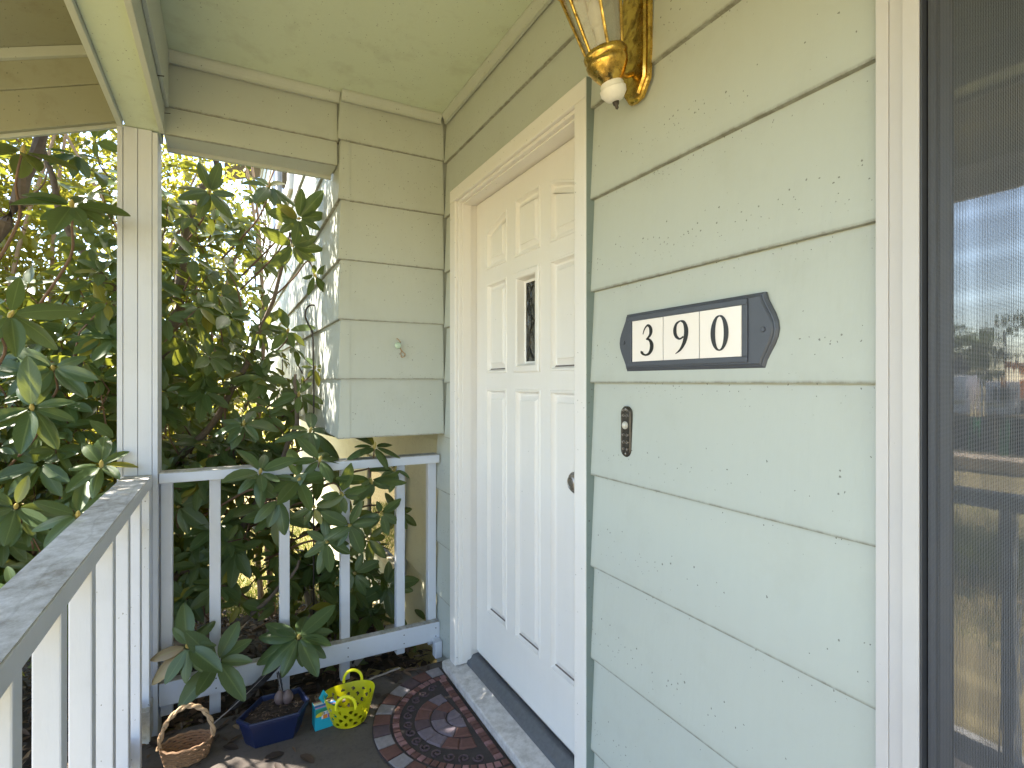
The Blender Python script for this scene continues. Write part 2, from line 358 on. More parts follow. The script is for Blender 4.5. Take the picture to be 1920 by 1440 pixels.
def box(name, mat, parent, x0, x1, y0, y1, z0, z1, bevel=0.002):
    return MB().box(min(x0, x1), max(x0, x1), min(y0, y1), max(y0, y1), min(z0, z1), max(z0, z1)).build(name, mat, parent, bevel=bevel)
def zr(r): return H + r                        # heights measured from eye level
def offset_poly(poly, d):
    """inset of a convex counter-clockwise 2d outline by d"""
    n = len(poly); out = []
    for i in range(n):
        p0, p1, p2 = Vector(poly[i - 1]), Vector(poly[i]), Vector(poly[(i + 1) % n])
        e1 = (p1 - p0).normalized(); e2 = (p2 - p1).normalized()
        n1 = Vector((-e1.y, e1.x)); n2 = Vector((-e2.y, e2.x)); b = n1 + n2
        out.append(tuple(p1 + b * (d / max(0.25, 1 + n1.dot(n2)))))
    return out

# ================================================================== THE SETTING
def gz(x, y):
    dx = max(0.0, -0.42 - x); dy = max(0.0, y - 2.3)
    d = math.hypot(dx, dy); t = min(1, max(0, d / 3.4)); t = t * t * (3 - 2 * t)
    return -0.09 - 0.52 * t + 0.02 * math.sin(x * 1.7 + y) * min(1, d)
xs = sorted(set([-900, -400, -200, -120, -80, -60, -45, -35] + [round(-28 + i * 0.7, 2) for i in range(40)] + [round(-0.4 + i * 0.35, 2) for i in range(14)] + [8, 20, 60, 150, 400, 900]))
ys = sorted(set([-900, -300, -100, -40, -20, -10, -5] + [round(-3 + i * 0.5, 2) for i in range(44)] + [22, 30, 45, 70, 110, 200, 400, 900]))
g = MB(); g.add([(x, y, gz(x, y)) for y in ys for x in xs], [(j * len(xs) + i, j * len(xs) + i + 1, (j + 1) * len(xs) + i + 1, (j + 1) * len(xs) + i) for j in range(len(ys) - 1) for i in range(len(xs) - 1)])
tag(g.build('ground', 'ground', smooth=True), kind='structure')
# planting bed: dark soil sheet just above the ground beside the porch
bx_ = [round(-2.6 + i * 0.2, 2) for i in range(18)]; by_ = [round(2.26 + i * 0.2, 2) for i in range(12)]
g = MB(); g.add([(x, y, gz(x, y) + 0.006 + 0.01 * math.sin(7 * x + 5 * y)) for y in by_ for x in bx_], [(j * len(bx_) + i, j * len(bx_) + i + 1, (j + 1) * len(bx_) + i + 1, (j + 1) * len(bx_) + i) for j in range(len(by_) - 1) for i in range(len(bx_) - 1)])
tag(g.build('soil_bed', 'soil', smooth=True), kind='structure')
tag(box('porch_floor', 'floor', None, -0.42, 0.90, -2.2, 2.285, -0.6, 0.0, 0.006), kind='structure')
zg = -0.61
tag(box('road', 'asphalt', None, -31.5, -22.0, -200, 260, zg - 0.2, zg + 0.03, 0), kind='structure')
tag(box('sidewalk', 'concrete', None, -21.6, -20.2, -200, 260, zg - 0.2, zg + 0.11, 0.01), kind='structure')

# ================================================================== THE HOUSE
WX = 0.885; WY = 2.30; BX = 0.42
CEIL = zr(1.21)
house = empty('house', (0.9, 1.0, 0), 'pale sage green lap-sided house with covered porch and white entry door', 'house')
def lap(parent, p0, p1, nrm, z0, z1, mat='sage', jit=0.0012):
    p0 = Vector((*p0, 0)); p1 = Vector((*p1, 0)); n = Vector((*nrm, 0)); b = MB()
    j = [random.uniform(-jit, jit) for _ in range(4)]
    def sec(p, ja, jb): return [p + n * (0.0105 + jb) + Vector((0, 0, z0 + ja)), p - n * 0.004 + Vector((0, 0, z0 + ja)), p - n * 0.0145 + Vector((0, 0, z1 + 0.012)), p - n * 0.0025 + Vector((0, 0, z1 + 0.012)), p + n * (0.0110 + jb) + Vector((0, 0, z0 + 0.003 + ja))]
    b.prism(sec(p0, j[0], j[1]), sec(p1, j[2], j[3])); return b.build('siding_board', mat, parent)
# --- front wall: backing with the door and window openings left out
fw = MB()
fw.box(WX + .015, WX + .16, 2.16, 2.42, -0.9, CEIL + .3)                                # beyond the door
fw.box(WX + .015, WX + .16, 0.43, 1.20, -0.9, CEIL + .3)                                # between door and window
fw.box(WX + .015, WX + .16, 1.20, 2.16, zr(0.80), CEIL + .3)                            # over the door
fw.box(WX + .015, WX + .16, 1.20, 2.16, -0.9, -0.02)
fw.box(WX + .015, WX + .16, -1.15, 0.43, 2.32, CEIL + .3)
fw.box(WX + .015, WX + .16, -1.15, 0.43, -0.9, 0.30)
fw.box(WX + .015, WX + .16, -3.2, -1.15, -0.9, CEIL + .3)
front_wall = fw.build('front_wall', 'sage_clean', house)
lines = [zr(-0.003 + 0.2495 * k) for k in range(-5, 5)]
for k, z in enumerate(lines):
    z1 = min(z + 0.2495, CEIL - 0.01); z0 = max(z, 0.004)
    if z1 - z0 < 0.03: continue
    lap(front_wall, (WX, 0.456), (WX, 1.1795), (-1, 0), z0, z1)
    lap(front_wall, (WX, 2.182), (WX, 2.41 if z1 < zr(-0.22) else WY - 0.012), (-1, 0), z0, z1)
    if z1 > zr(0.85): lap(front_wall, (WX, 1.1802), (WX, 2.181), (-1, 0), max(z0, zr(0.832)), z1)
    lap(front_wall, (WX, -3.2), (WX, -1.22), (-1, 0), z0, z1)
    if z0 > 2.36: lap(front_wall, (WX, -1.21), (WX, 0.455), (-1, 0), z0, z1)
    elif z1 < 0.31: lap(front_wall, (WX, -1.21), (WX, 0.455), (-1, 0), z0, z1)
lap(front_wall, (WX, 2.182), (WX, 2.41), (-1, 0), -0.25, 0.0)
# --- bay: overhanging upper volume, its front (facing the porch) and long side
bay = MB(); bay.box(BX + .015, WX + .6, WY + .015, 8.5, zr(-0.228), 4.4)
bay_wall = bay.build('bay_wall', 'sage_clean', house)
bl = [zr(-0.236 + 0.2488 * k) for k in range(0, 13)]
for z in bl:
    if z < CEIL:
        z1 = min(z + .2488, CEIL - .004)
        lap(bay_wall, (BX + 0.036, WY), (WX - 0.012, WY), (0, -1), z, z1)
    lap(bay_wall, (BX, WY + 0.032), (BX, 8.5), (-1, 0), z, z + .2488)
    if z < 3.4:                                                                        # folded corner caps, one per course
        c = MB(); t = .0015; zt = min(z + .2488, CEIL - .004) if z < CEIL else z + .2488
        def lp(o, zz): return [(BX + .036, WY - o, zz), (BX - o, WY - o, zz), (BX - o, WY + .033, zz), (BX - o + .004, WY + .033, zz), (BX - o + .004, WY - o + .004, zz), (BX + .036, WY - o + .004, zz)]
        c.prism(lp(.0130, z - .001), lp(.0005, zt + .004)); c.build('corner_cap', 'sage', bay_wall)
box('underside', 'sage_clean', bay_wall, BX + .02, WX + .6, WY + .02, 8.5, zr(-0.24), zr(-0.2285), 0)
# --- lower wall under the overhang, set back
low = MB().box(WX + .075, WX + .6, 2.43, 8.4, -1.2, zr(-0.242)); lower_wall = low.build('lower_wall', 'lower_paint', house)
for k in range(-6, 4):
    z0 = zr(-0.30 + 0.2495 * (k - 3)); z1 = min(z0 + .2495, zr(-0.255))
    if z0 > zr(-0.27): continue
    segs = [(2.43, 3.10), (4.06, 8.4)] if zr(-1.19) < z0 + .2 and z0 < zr(-0.54) else [(2.43, 8.4)]
    for a, b in segs: lap(lower_wall, (WX + .06, a), (WX + .06, b), (-1, 0), z0, z1, 'lower_paint')
    if len(segs) == 2 and z0 < zr(-1.13): lap(lower_wall, (WX + .06, 3.1), (WX + .06, 4.06), (-1, 0), z0, min(z1, zr(-1.19)), 'lower_paint')
    if len(segs) == 2 and z1 > zr(-0.56): lap(lower_wall, (WX + .06, 3.1), (WX + .06, 4.06), (-1, 0), max(z0, zr(-.54)), z1, 'lower_paint')
bw = empty('basement_window', (0, 0, 0), parent=house)
xw = WX + .052
cream = M['cream_trim'] = paint('cream_trim_paint', (0.74, 0.68, 0.50), specks=0.2)
box('frame', cream, bw, xw - .020, xw + .02, 3.10, 3.18, zr(-1.19), zr(-.54)); box('frame', cream, bw, xw - .020, xw + .02, 3.98, 4.06, zr(-1.19), zr(-.54))
box('frame', cream, bw, xw - .019, xw + .02, 3.182, 3.978, zr(-.62), zr(-.542)); box('sill', cream, bw, xw - .03, xw + .02, 3.182, 3.978, zr(-1.19), zr(-1.13))
box('pane', 'glass_far', bw, xw - .005, xw + .005, 3.17, 3.99, zr(-1.14), zr(-.61), 0)
# --- window on the bay's long side
sw = empty('window', (0, 0, 0), parent=house)
for a, b in ((4.05, 4.17), (5.05, 5.17)): box('casing', 'white', sw, BX - .035, BX + .01, a, b, zr(1.36), zr(2.6))
box('casing', 'white', sw, BX - .034, BX + .01, 4.172, 5.048, zr(1.36), zr(1.46)); box('casing', 'white', sw, BX - .034, BX + .01, 4.172, 5.048, zr(2.5), zr(2.6))
box('pane', 'glass_far', sw, BX - .014, BX - .010, 4.17, 5.05, zr(1.45), zr(2.51), 0)
box('shutter', 'navy_shutter', sw, BX - .032, BX - .0095, 5.20, 5.58, zr(1.36), zr(2.6), 0.004)
for a in (3.64,): pass
# --- ceiling, mouldings, beams, post
ceil = box('porch_ceiling', 'sage_ceiling', house, -0.205, WX + .012, -2.2, WY + .03, CEIL, CEIL + .02, 0)
def molding(p0, p1, n, name='crown_molding', s=.038):
    p0 = Vector((*p0, 0)); p1 = Vector((*p1, 0)); n = Vector((*n, 0)); b = MB()
    pr = [(0, 0), (s * .62, 0), (s * .62, -s * .25), (s * .42, -s * .55), (s * .30, -s * .85), (s * .30, -s * 1.1), (0, -s * 1.1)]
    f = lambda p: [p + n * a + Vector((0, 0, CEIL - .001 + z)) for a, z in pr]
    b.prism(f(p0), f(p1)); return b.build(name, 'sage_clean', ceil)
molding((WX - .006, -2.2), (WX - .006, WY - .03), (-1, 0)); molding((BX + .0, WY - .010), (WX - .03, WY - .010), (0, -1)); 
PY = 2.34                                                                               # line of post and rail
BZ = zr(0.913)
molding((-0.20, PY - .022), (BX - .004, PY - .022), (0, -1))
beam = MB().box(-0.19, BX + .016, PY + .004, PY + .125, BZ + .012, CEIL + .25).build('porch_beam', 'sage_clean', house)
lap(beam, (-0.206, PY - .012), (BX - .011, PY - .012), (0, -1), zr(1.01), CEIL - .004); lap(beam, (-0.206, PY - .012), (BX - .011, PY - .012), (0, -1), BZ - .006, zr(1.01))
box('beam_underside', 'sage_clean', beam, -0.205, BX - .012, PY - .004, PY + .128, BZ + .002, BZ + .0115, 0.001)
box('back_lip', 'sage_clean', beam, -0.205, BX - .012, PY + .129, PY + .147, BZ - .012, CEIL + .2, 0.002)
sbeam = MB().box(-0.322, -0.216, -2.2, PY + .12, BZ + .006, CEIL + .02).build('porch_beam', 'sage_ceiling', house, bevel=.002)
for x0, x1, zlo, zhi in ((-0.340, -0.323, BZ - .012, CEIL - .04), (-0.215, -0.199, BZ - .012, CEIL - .03)):
    box('trim_board', 'sage_clean', sbeam, x0, x1, -2.2, PY - .032, zlo, zhi, 0.002)
box('trim_board', 'sage_clean', sbeam, -0.198, -0.186, -2.2, PY - .035, zr(1.0), CEIL - .004, 0.002)
# old staples left in the side beam
for y, z in ((2.05, zr(0.985)), (2.27, zr(0.962)), (1.62, zr(0.99))):
    MB().tube([(-.197, y, z), (-.178, y, z + .003)], .0016, 5).build('nail', 'iron', sbeam)
PX0, PX1 = -0.345, -0.222
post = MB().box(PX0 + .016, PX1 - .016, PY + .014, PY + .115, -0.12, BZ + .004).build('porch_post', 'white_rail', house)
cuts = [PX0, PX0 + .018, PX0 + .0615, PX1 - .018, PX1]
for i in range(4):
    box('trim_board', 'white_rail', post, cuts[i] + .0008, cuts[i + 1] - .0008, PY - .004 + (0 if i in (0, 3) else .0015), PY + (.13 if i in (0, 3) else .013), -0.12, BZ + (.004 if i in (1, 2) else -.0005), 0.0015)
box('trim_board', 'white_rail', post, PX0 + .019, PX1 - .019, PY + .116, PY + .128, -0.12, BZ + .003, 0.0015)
# --- eave beyond the side beam: sloping soffit, rake boards at the far end
eave = empty('eave', (0, 0, 0), parent=house)
sl = 0.345; ex = -1.12
def ez(x, z0): return z0 + sl * (x + 0.346)
def slab(name, mat, y0, y1, zlo, zhi, x0=ex, x1=-0.341):
    MB().prism([(x0, y0, ez(x0, zlo)), (x1, y0, ez(x1, zlo)), (x1, y0, ez(x1, zhi)), (x0, y0, ez(x0, zhi))], [(x0, y1, ez(x0, zlo)), (x1, y1, ez(x1, zlo)), (x1, y1, ez(x1, zhi)), (x0, y1, ez(x0, zhi))]).build(name, mat, eave, bevel=.002)
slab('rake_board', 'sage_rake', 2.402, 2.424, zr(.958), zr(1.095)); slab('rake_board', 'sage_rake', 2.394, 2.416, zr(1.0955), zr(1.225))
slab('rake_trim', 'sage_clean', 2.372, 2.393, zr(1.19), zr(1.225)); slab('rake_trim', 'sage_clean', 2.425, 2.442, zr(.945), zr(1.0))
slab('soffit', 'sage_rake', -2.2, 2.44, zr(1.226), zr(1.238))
MB().box(ex - .03, ex - .002, -2.2, 2.45, ez(ex, zr(1.08)), ez(ex, zr(1.26))).build('fascia', 'white', eave, bevel=.002)
# --- roof over the porch and main volume (closed, so no light comes from above)
def roof():
    b = MB(); z0 = ez(ex, zr(1.25)); L = [(ex - .06, z0 - .01), (WX + 1.6, zr(1.25) + sl * (WX + 1.6 + .346)), (WX + 1.6, zr(1.33) + sl * (WX + 1.6 + .346)), (ex - .06, z0 + .06)]
    b.prism([(x, -2.4, z) for x, z in L], [(x, 2.47, z) for x, z in L]); return b.build('roof', 'roof', house)
roof()
MB().box(-0.1, 1.2, -2.2, 2.2, CEIL + .022, CEIL + .05).build('attic_deck', 'roof', house)
MB().prism([(BX - .45, WY + .18, 4.25), (4.2, WY + .18, 5.5), (4.2, WY + .18, 5.6), (BX - .45, WY + .18, 4.35)], [(BX - .45, 9, 4.25), (4.2, 9, 5.5), (4.2, 9, 5.6), (BX - .45, 9, 4.35)]).build('roof', 'roof', house)
MB().box(WX + .17, 8.0, -3.2, 8.4, -0.9, 4.0).build('house_body', 'sage_clean', house)
# --- door frame
CF = WX - 0.027                                                                          # face of the casing
df = empty('door_frame', (0, 0, 0), parent=house)
def casing(y0, y1, z0, z1, vertical=True):
    box('casing', 'white', df, CF, WX + .012, y0, y1, z0, z1, .004)
casing(1.182, 1.236, zr(-1.213), zr(0.774)); casing(2.122, 2.180, zr(-1.213), zr(0.774)); casing(1.182, 2.180, zr(0.7745), zr(0.829))
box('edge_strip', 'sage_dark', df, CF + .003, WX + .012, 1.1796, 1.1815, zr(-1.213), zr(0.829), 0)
DX = 0.952                                                                               # face of the door
for y0, y1, s in ((2.108, 2.121, 0), (1.237, 1.250, 1)):
    box('jamb', 'white', df, CF + .012, DX + .06, y0, y1, zr(-1.205), zr(0.7735), .002)
    box('stop', 'white', df, WX + .0, DX - .024, y0 - (.007 if not s else -.0135), y1 - (.0135 if not s else -.007), zr(-1.19), zr(.7665), .002)
box('head_jamb', 'white', df, CF + .012, DX + .06, 1.2505, 2.1075, zr(.762), zr(.7738), .002)
box('stop', 'white', df, WX, DX - .024, 1.2575, 2.1005, zr(.755), zr(.7615), .002)
sl_ = MB(); y0, y1 = 1.17, 2.195
prof = [(0.832, -1.2175), (0.828, -1.2225), (0.829, -1.248), (0.836, -1.264), (0.93, -1.264), (0.93, -1.2045), (0.906, -1.2085)]
sl_.prism([(x, y0, zr(z)) for x, z in prof], [(x, y1, zr(z)) for x, z in prof]); sl_.build('sill', 'sill', df, bevel=.0015)
th = MB(); prof = [(0.9065, -1.2075), (0.912, -1.194), (0.938, -1.174), (0.960, -1.171), (0.960, -1.2), (0.93, -1.204)]
th.prism([(x, 1.2505, zr(z)) for x, z in prof], [(x, 2.1075, zr(z)) for x, z in prof]); th.build('threshold', 'threshold', df, bevel=.001)
# --- door: stiles and rails with openings, a raised panel in each
dY0, dY1 = 1.2535, 2.1045; dZ0, dZ1 = zr(-1.157), zr(0.760)
cols = [(1.331, 1.511), (1.572, 1.757), (1.822, 2.003)]
rows = [(zr(-0.955), zr(-0.027)), (zr(0.035), zr(0.405)), (zr(0.463), zr(0.685))]
def arch(y): return zr(0.685) - 0.070 * abs((y - 1.667) / 0.336) ** 2
yc = sorted([dY0, dY1] + [c for p in cols for c in p]); zc = sorted([dZ0, dZ1] + [r for p in rows for r in p])
ds = MB()
for j in range(len(zc) - 1):
    for i in range(len(yc) - 1):
        ym, zm = (yc[i] + yc[i + 1]) / 2, (zc[j] + zc[j + 1]) / 2
        if any(a < ym < b for a, b in cols) and any(a < zm < b for a, b in rows): continue
        ds.add([(DX, yc[i], zc[j]), (DX, yc[i], zc[j + 1]), (DX, yc[i + 1], zc[j + 1]), (DX, yc[i + 1], zc[j])], [(0, 1, 2, 3)])
panels = []
for ci, (a, b) in enumerate(cols):
    for ri, (z0, z1) in enumerate(rows):
        if ri == 2:
            n = 8; top = [(a + (b - a) * k / n, arch(a + (b - a) * k / n)) for k in range(n + 1)]
            for k in range(n):                                                           # filling above the arch
                (ya, za), (yb, zb) = top[k], top[k + 1]
                ds.add([(DX, ya, za), (DX, ya, z1), (DX, yb, z1), (DX, yb, zb)], [(0, 1, 2, 3)])
            panels.append((ci, ri, [(a, z0), (b, z0)] + top[::-1]))
        else: panels.append((ci, ri, [(a, z0), (b, z0), (b, z1), (a, z1)]))
ds.add([(DX, dY0, dZ0), (DX, dY1, dZ0), (DX, dY1, dZ1), (DX, dY0, dZ1), (DX + .044, dY0, dZ0), (DX + .044, dY1, dZ0), (DX + .044, dY1, dZ1), (DX + .044, dY0, dZ1)],
       [(0, 1, 5, 4), (1, 2, 6, 5), (2, 3, 7, 6), (3, 0, 4, 7), (4, 5, 6, 7)])
door = ds.build('door', 'white_door', house)
def ring_panel(outline, steps, name, mat, parent, fill=True):
    b = MB(); loops = []
    for inset, dep in steps:
        pl = offset_poly(outline, inset) if inset else outline
        loops.append([(DX + dep, y, z) for y, z in pl])
    n = len(outline); vs = [q for l in loops for q in l]; fs = []
    for i in range(len(loops) - 1):
        for k in range(n): fs.append((i * n + k, (i + 1) * n + k, (i + 1) * n + (k + 1) % n, i * n + (k + 1) % n))
    if fill: fs.append(tuple((len(loops) - 1) * n + k for k in range(n))[::-1])
    b.add(vs, fs); return b.build(name, mat, parent)
for ci, ri, o in panels:
    if ci == 1 and ri == 1: continue
    ring_panel(o, [(0, 0), (.0025, -.003), (.009, -.0025), (.011, .004), (.016, .013), (.022, .014), (.0245, .0125), (.040, .004), (.0415, .001)], 'panel', 'white_door', door)
o = [p[2] for p in panels if p[0] == 1 and p[1] == 1][0]
lite = ring_panel(o, [(0, 0), (0, -.006), (.006, -.009), (.022, -.009), (.026, -.004), (.032, .022), (.040, .026)], 'lite_frame', 'white_door', door, fill=False)
a, b = cols[1]; z0, z1 = rows[1]
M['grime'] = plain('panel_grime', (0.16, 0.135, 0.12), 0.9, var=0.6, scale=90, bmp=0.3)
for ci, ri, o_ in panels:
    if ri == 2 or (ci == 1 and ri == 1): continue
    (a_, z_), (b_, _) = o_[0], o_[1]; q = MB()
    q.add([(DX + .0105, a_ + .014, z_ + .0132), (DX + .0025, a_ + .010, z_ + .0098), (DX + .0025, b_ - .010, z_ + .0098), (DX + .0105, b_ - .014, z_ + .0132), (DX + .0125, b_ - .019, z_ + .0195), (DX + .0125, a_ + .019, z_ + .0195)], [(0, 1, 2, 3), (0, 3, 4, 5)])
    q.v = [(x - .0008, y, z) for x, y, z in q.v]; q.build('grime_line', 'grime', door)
gl = box('leaded_glass', 'leaded', door, DX + .0285, DX + .034, a + .038, b - .038, z0 + .038, z1 - .038, 0)
ym, zm = (a + b) / 2, (z0 + z1) / 2; lead = M['lead'] = plain('lead_came', (0.05, 0.05, 0.05), 0.45, metal=0.8)
for s in (-1, 1):                                                                        # curling came lines over the glass
    for q in (-1, 1):
        pts = [(DX + .0275, ym + s * (.048 * math.sin(t * 2.9) * (1 - .35 * t)), zm + q * (.002 + .13 * t)) for t in [k / 12 for k in range(13)]]
        MB().tube(pts, .0022, 6).build('came', lead, door)
    MB().tube([(DX + .0275, ym + s * .05, z0 + .04), (DX + .0275, ym + s * .018, zm), (DX + .0275, ym + s * .05, z1 - .04)], .0022, 6).build('came', lead, door)
dby, dbz = 1.364, zr(-0.312)
def lathe_x(prof, c, name, mat, parent, seg=28, smooth=True):
    """profile (radius, distance out of the wall) turned about a line along x"""
    b = MB(); vs = []; fs = []
    for r, d in prof:
        for k in range(seg): t = 2 * math.pi * k / seg; vs.append((c[0] - d, c[1] + r * math.cos(t), c[2] + r * math.sin(t)))
    n = len(prof)
    for i in range(n - 1):
        for k in range(seg): fs.append((i * seg + k, i * seg + (k + 1) % seg, (i + 1) * seg + (k + 1) % seg, (i + 1) * seg + k))
    fs.append(tuple((n - 1) * seg + k for k in range(seg)))
    b.add(vs, fs); return b.build(name, mat, parent, smooth=smooth)
lathe_x([(.033, 0), (.033, .004), (.030, .008), (.025, .009), (.022, .016), (.017, .0185), (.013, .0165), (.012, .019), (.004, .0195)], (DX - .0002, dby, dbz), 'deadbolt', 'pewter', door)
# --- window beside the door (dark frame, insect screen, dark glass)
win = empty('window', (0, 0, 0), parent=house)
wz0, wz1 = 0.34, 2.28; wy1 = 0.452; wy0 = -1.20
def facet(name, y_in, y_out, xs_in, xs_out, za, zb):
    b = MB(); b.prism([(xs_in, y_in, za), (xs_out, y_out, za), (WX + .012, y_out, za), (WX + .012, y_in, za)], [(xs_in, y_in, zb), (xs_out, y_out, zb), (WX + .012, y_out, zb), (WX + .012, y_in, zb)])
    return b.build(name, 'white_window', win, bevel=.0008)
facet('casing', 0.4345, 0.452, 0.8655, 0.8655, wz0 - .07, wz1 + .07); facet('casing', 0.4145, 0.434, 0.8640, 0.8670, wz0 - .07, wz1 + .07); facet('casing', 0.3925, 0.414, 0.8605, 0.8605, wz0 - .07, wz1 + .07)
facet('casing', wy0, wy0 + .06, 0.8655, 0.8655, wz0 - .07, wz1 + .07)
box('casing', 'white_window', win, 0.862, WX + .012, wy0 + .0605, 0.392, wz1 + .005, wz1 + .07); box('sill', 'white_window', win, 0.850, WX + .012, wy0 + .0605, 0.392, wz0 - .07, wz0 - .005)
def frame_ring(name, mat, x0, x1, yo, yi, zo, zi, bevel=.001):
    """one rectangular frame of four bars; outer half sizes yo/zo given as (low, high)"""
    b = MB(); b.box(x0, x1, yo[0], yi[0], zo[0], zo[1]); b.box(x0, x1, yi[1], yo[1], zo[0], zo[1]); b.box(x0, x1, yi[0], yi[1], zo[0], zi[0]); b.box(x0, x1, yi[0], yi[1], zi[1], zo[1])
    return b.build(name, mat, win, bevel=bevel)
frame_ring('frame', 'dark_frame', .8625, .96, (wy0 + .061, .3922), (wy0 + .064, .3895), (wz0 - .004, wz1 + .004), (wz0, wz1))
frame_ring('gasket', 'black', .886, .889, (wy0 + .067, .3890), (wy0 + .10, .3735), (wz0 + .001, wz1 - .001), (wz0 + .03, wz1 - .03), 0)
frame_ring('screen_frame', 'dark_frame', .8745, .884, (wy0 + .07, .3880), (wy0 + .09, .3795), (wz0 + .002, wz1 - .002), (wz0 + .02, wz1 - .02))
frame_ring('sash', 'dark_frame', .8815, .915, (wy0 + .10, .3765), (wy0 + .14, .3640), (wz0 + .03, wz1 - .03), (wz0 + .06, wz1 - .06))
box('glass', 'glass', win, .887, .895, wy0 + .135, .3655, wz0 + .055, wz1 - .055, 0)
MB().add([(.8738, wy0 + .075, wz0 + .006), (.8738, .3870, wz0 + .006), (.8738, .3870, wz1 - .006), (.8738, wy0 + .075, wz1 - .006)], [(0, 3, 2, 1)]).build('screen', 'screen', win)

# ================================================================== PORCH RAILINGS
RZ = H - 0.340                                    # top of the rails
rl = empty('porch_railing', (0.3, PY + .03, 0), 'white porch railing across the far end between post and front wall', 'railing', 'porch railings')
fx0, fx1 = PX1 + .001, WX - .012
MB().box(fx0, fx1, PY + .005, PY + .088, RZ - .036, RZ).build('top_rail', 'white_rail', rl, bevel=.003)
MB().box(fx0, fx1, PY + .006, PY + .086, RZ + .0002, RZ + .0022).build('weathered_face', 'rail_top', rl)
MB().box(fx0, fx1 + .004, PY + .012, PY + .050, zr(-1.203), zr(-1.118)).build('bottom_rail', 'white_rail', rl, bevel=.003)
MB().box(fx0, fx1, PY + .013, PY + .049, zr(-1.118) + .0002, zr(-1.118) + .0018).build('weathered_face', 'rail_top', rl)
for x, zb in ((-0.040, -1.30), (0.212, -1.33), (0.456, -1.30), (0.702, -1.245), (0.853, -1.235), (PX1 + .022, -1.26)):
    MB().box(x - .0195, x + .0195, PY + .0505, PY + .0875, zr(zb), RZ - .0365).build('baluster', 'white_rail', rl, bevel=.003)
box('foot_block', 'white_rail', rl, WX - .045, WX - .012, PY - .03, PY + .012, -0.0, 0.075, .003)
for x in (-0.040, 0.212, 0.456, 0.702, 0.853):
    for dz in (.022, .060): MB().tube([(x + .004, PY + .0135, zr(-1.203) + dz), (x + .004, PY + .0108, zr(-1.203) + dz)], .0026, 8).build('nail', 'iron', rl)
sr = empty('porch_railing', (-0.28, 0.9, 0), 'white side railing with flat mossy weathered handrail running up to the post', 'railing', 'porch railings')
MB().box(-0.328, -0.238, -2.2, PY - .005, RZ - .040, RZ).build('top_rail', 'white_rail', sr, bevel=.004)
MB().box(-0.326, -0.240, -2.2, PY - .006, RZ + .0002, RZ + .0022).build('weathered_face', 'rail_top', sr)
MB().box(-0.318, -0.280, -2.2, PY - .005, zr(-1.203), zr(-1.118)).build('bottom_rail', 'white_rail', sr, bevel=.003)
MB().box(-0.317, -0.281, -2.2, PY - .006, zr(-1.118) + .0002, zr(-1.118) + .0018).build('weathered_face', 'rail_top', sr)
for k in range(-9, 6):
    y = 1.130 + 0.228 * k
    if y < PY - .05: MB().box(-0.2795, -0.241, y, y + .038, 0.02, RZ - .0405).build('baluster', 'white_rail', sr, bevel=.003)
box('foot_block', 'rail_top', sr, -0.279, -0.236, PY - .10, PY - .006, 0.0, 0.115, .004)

# ================================================================== THINGS ON THE WALLS
# --- lantern
lx, ly = 0.785, 0.992
lan = empty('wall_lantern', (WX, ly, zr(.66)), 'tarnished brass wall lantern with white porcelain finial beside the door casing', 'lantern')
def backplate():
    out = [(0, .0), (.022, .004), (.047, .040), (.050, .10), (.050, .24), (.044, .285), (.022, .31), (0, .318)]
    pts = [(y, z) for y, z in out] + [(-y, z) for y, z in out[-2:0:-1]]
    pts = pts[::-1] if sum((pts[i][0] * pts[(i + 1) % len(pts)][1] - pts[(i + 1) % len(pts)][0] * pts[i][1]) for i in range(len(pts))) < 0 else pts
    b = MB(); n = len(pts); loops = []
    for ins, dep in ((0, 0), (0, .008), (.004, .011), (.010, .011), (.013, .017), (.020, .018)):
        pl = offset_poly(pts, ins) if ins else pts
        loops.append([(WX - .009 - dep, ly + y, zr(.672) + z) for y, z in pl])
    vs = [q for l in loops for q in l]; fs = [(i * n + k, (i + 1) * n + k, (i + 1) * n + (k + 1) % n, i * n + (k + 1) % n) for i in range(len(loops) - 1) for k in range(n)]
    fs.append(tuple((len(loops) - 1) * n + k for k in range(n))[::-1])
    b.add(vs, fs); return b.build('back_plate', 'brass', lan, smooth=True, angle=30)
backplate()
class TB(MB):
    """the loose lantern body hangs tilted away from the wall"""
    def build(s, *a, **k):
        t = R(-17); px, pz = lx + .012, zr(.735)
        s.v = [(px + (x - px) * math.cos(t) + (z - pz) * math.sin(t), y, pz - (x - px) * math.sin(t) + (z - pz) * math.cos(t)) for x, y, z in s.v]
        return MB.build(s, *a, **k)
TB().lathe([(.010, -.018), (.022, -.012), (.026, -.002), (.030, .002), (.037, .012), (.0475, .030), (.0495, .040), (.0465, .046), (.0505, .052), (.0505, .060), (.046, .066)], (lx, ly, zr(.708)), 30).build('cup', 'brass', lan, smooth=True, angle=50)
TB().lathe([(.008, -.026), (.020, -.022), (.030, -.008), (.031, .002), (.027, .006), (.0275, .012), (.024, .018)], (lx, ly, zr(.686)), 28).build('finial', 'porcelain', lan, smooth=True, angle=50)
TB().lathe([(.001, -.022), (.004, -.019), (.004, -.014), (.007, -.011), (.008, -.004), (.011, -.002), (.011, .003), (.006, .006)], (lx, ly, zr(.664)), 18).build('finial_tip', 'bronze', lan, smooth=True, angle=50)
lh = TB(); seg = 6
for k in range(seg):
    a0 = 2 * math.pi * k / seg
    p0 = Vector((lx + .044 * math.cos(a0), ly + .044 * math.sin(a0), zr(.772))); p1 = Vector((lx + .075 * math.cos(a0), ly + .075 * math.sin(a0), zr(.93)))
    TB().tube([p0, p0.lerp(p1, .5) + Vector((0, 0, 0)), p1], .0036, 8).build('rod', 'brass', lan, smooth=True)
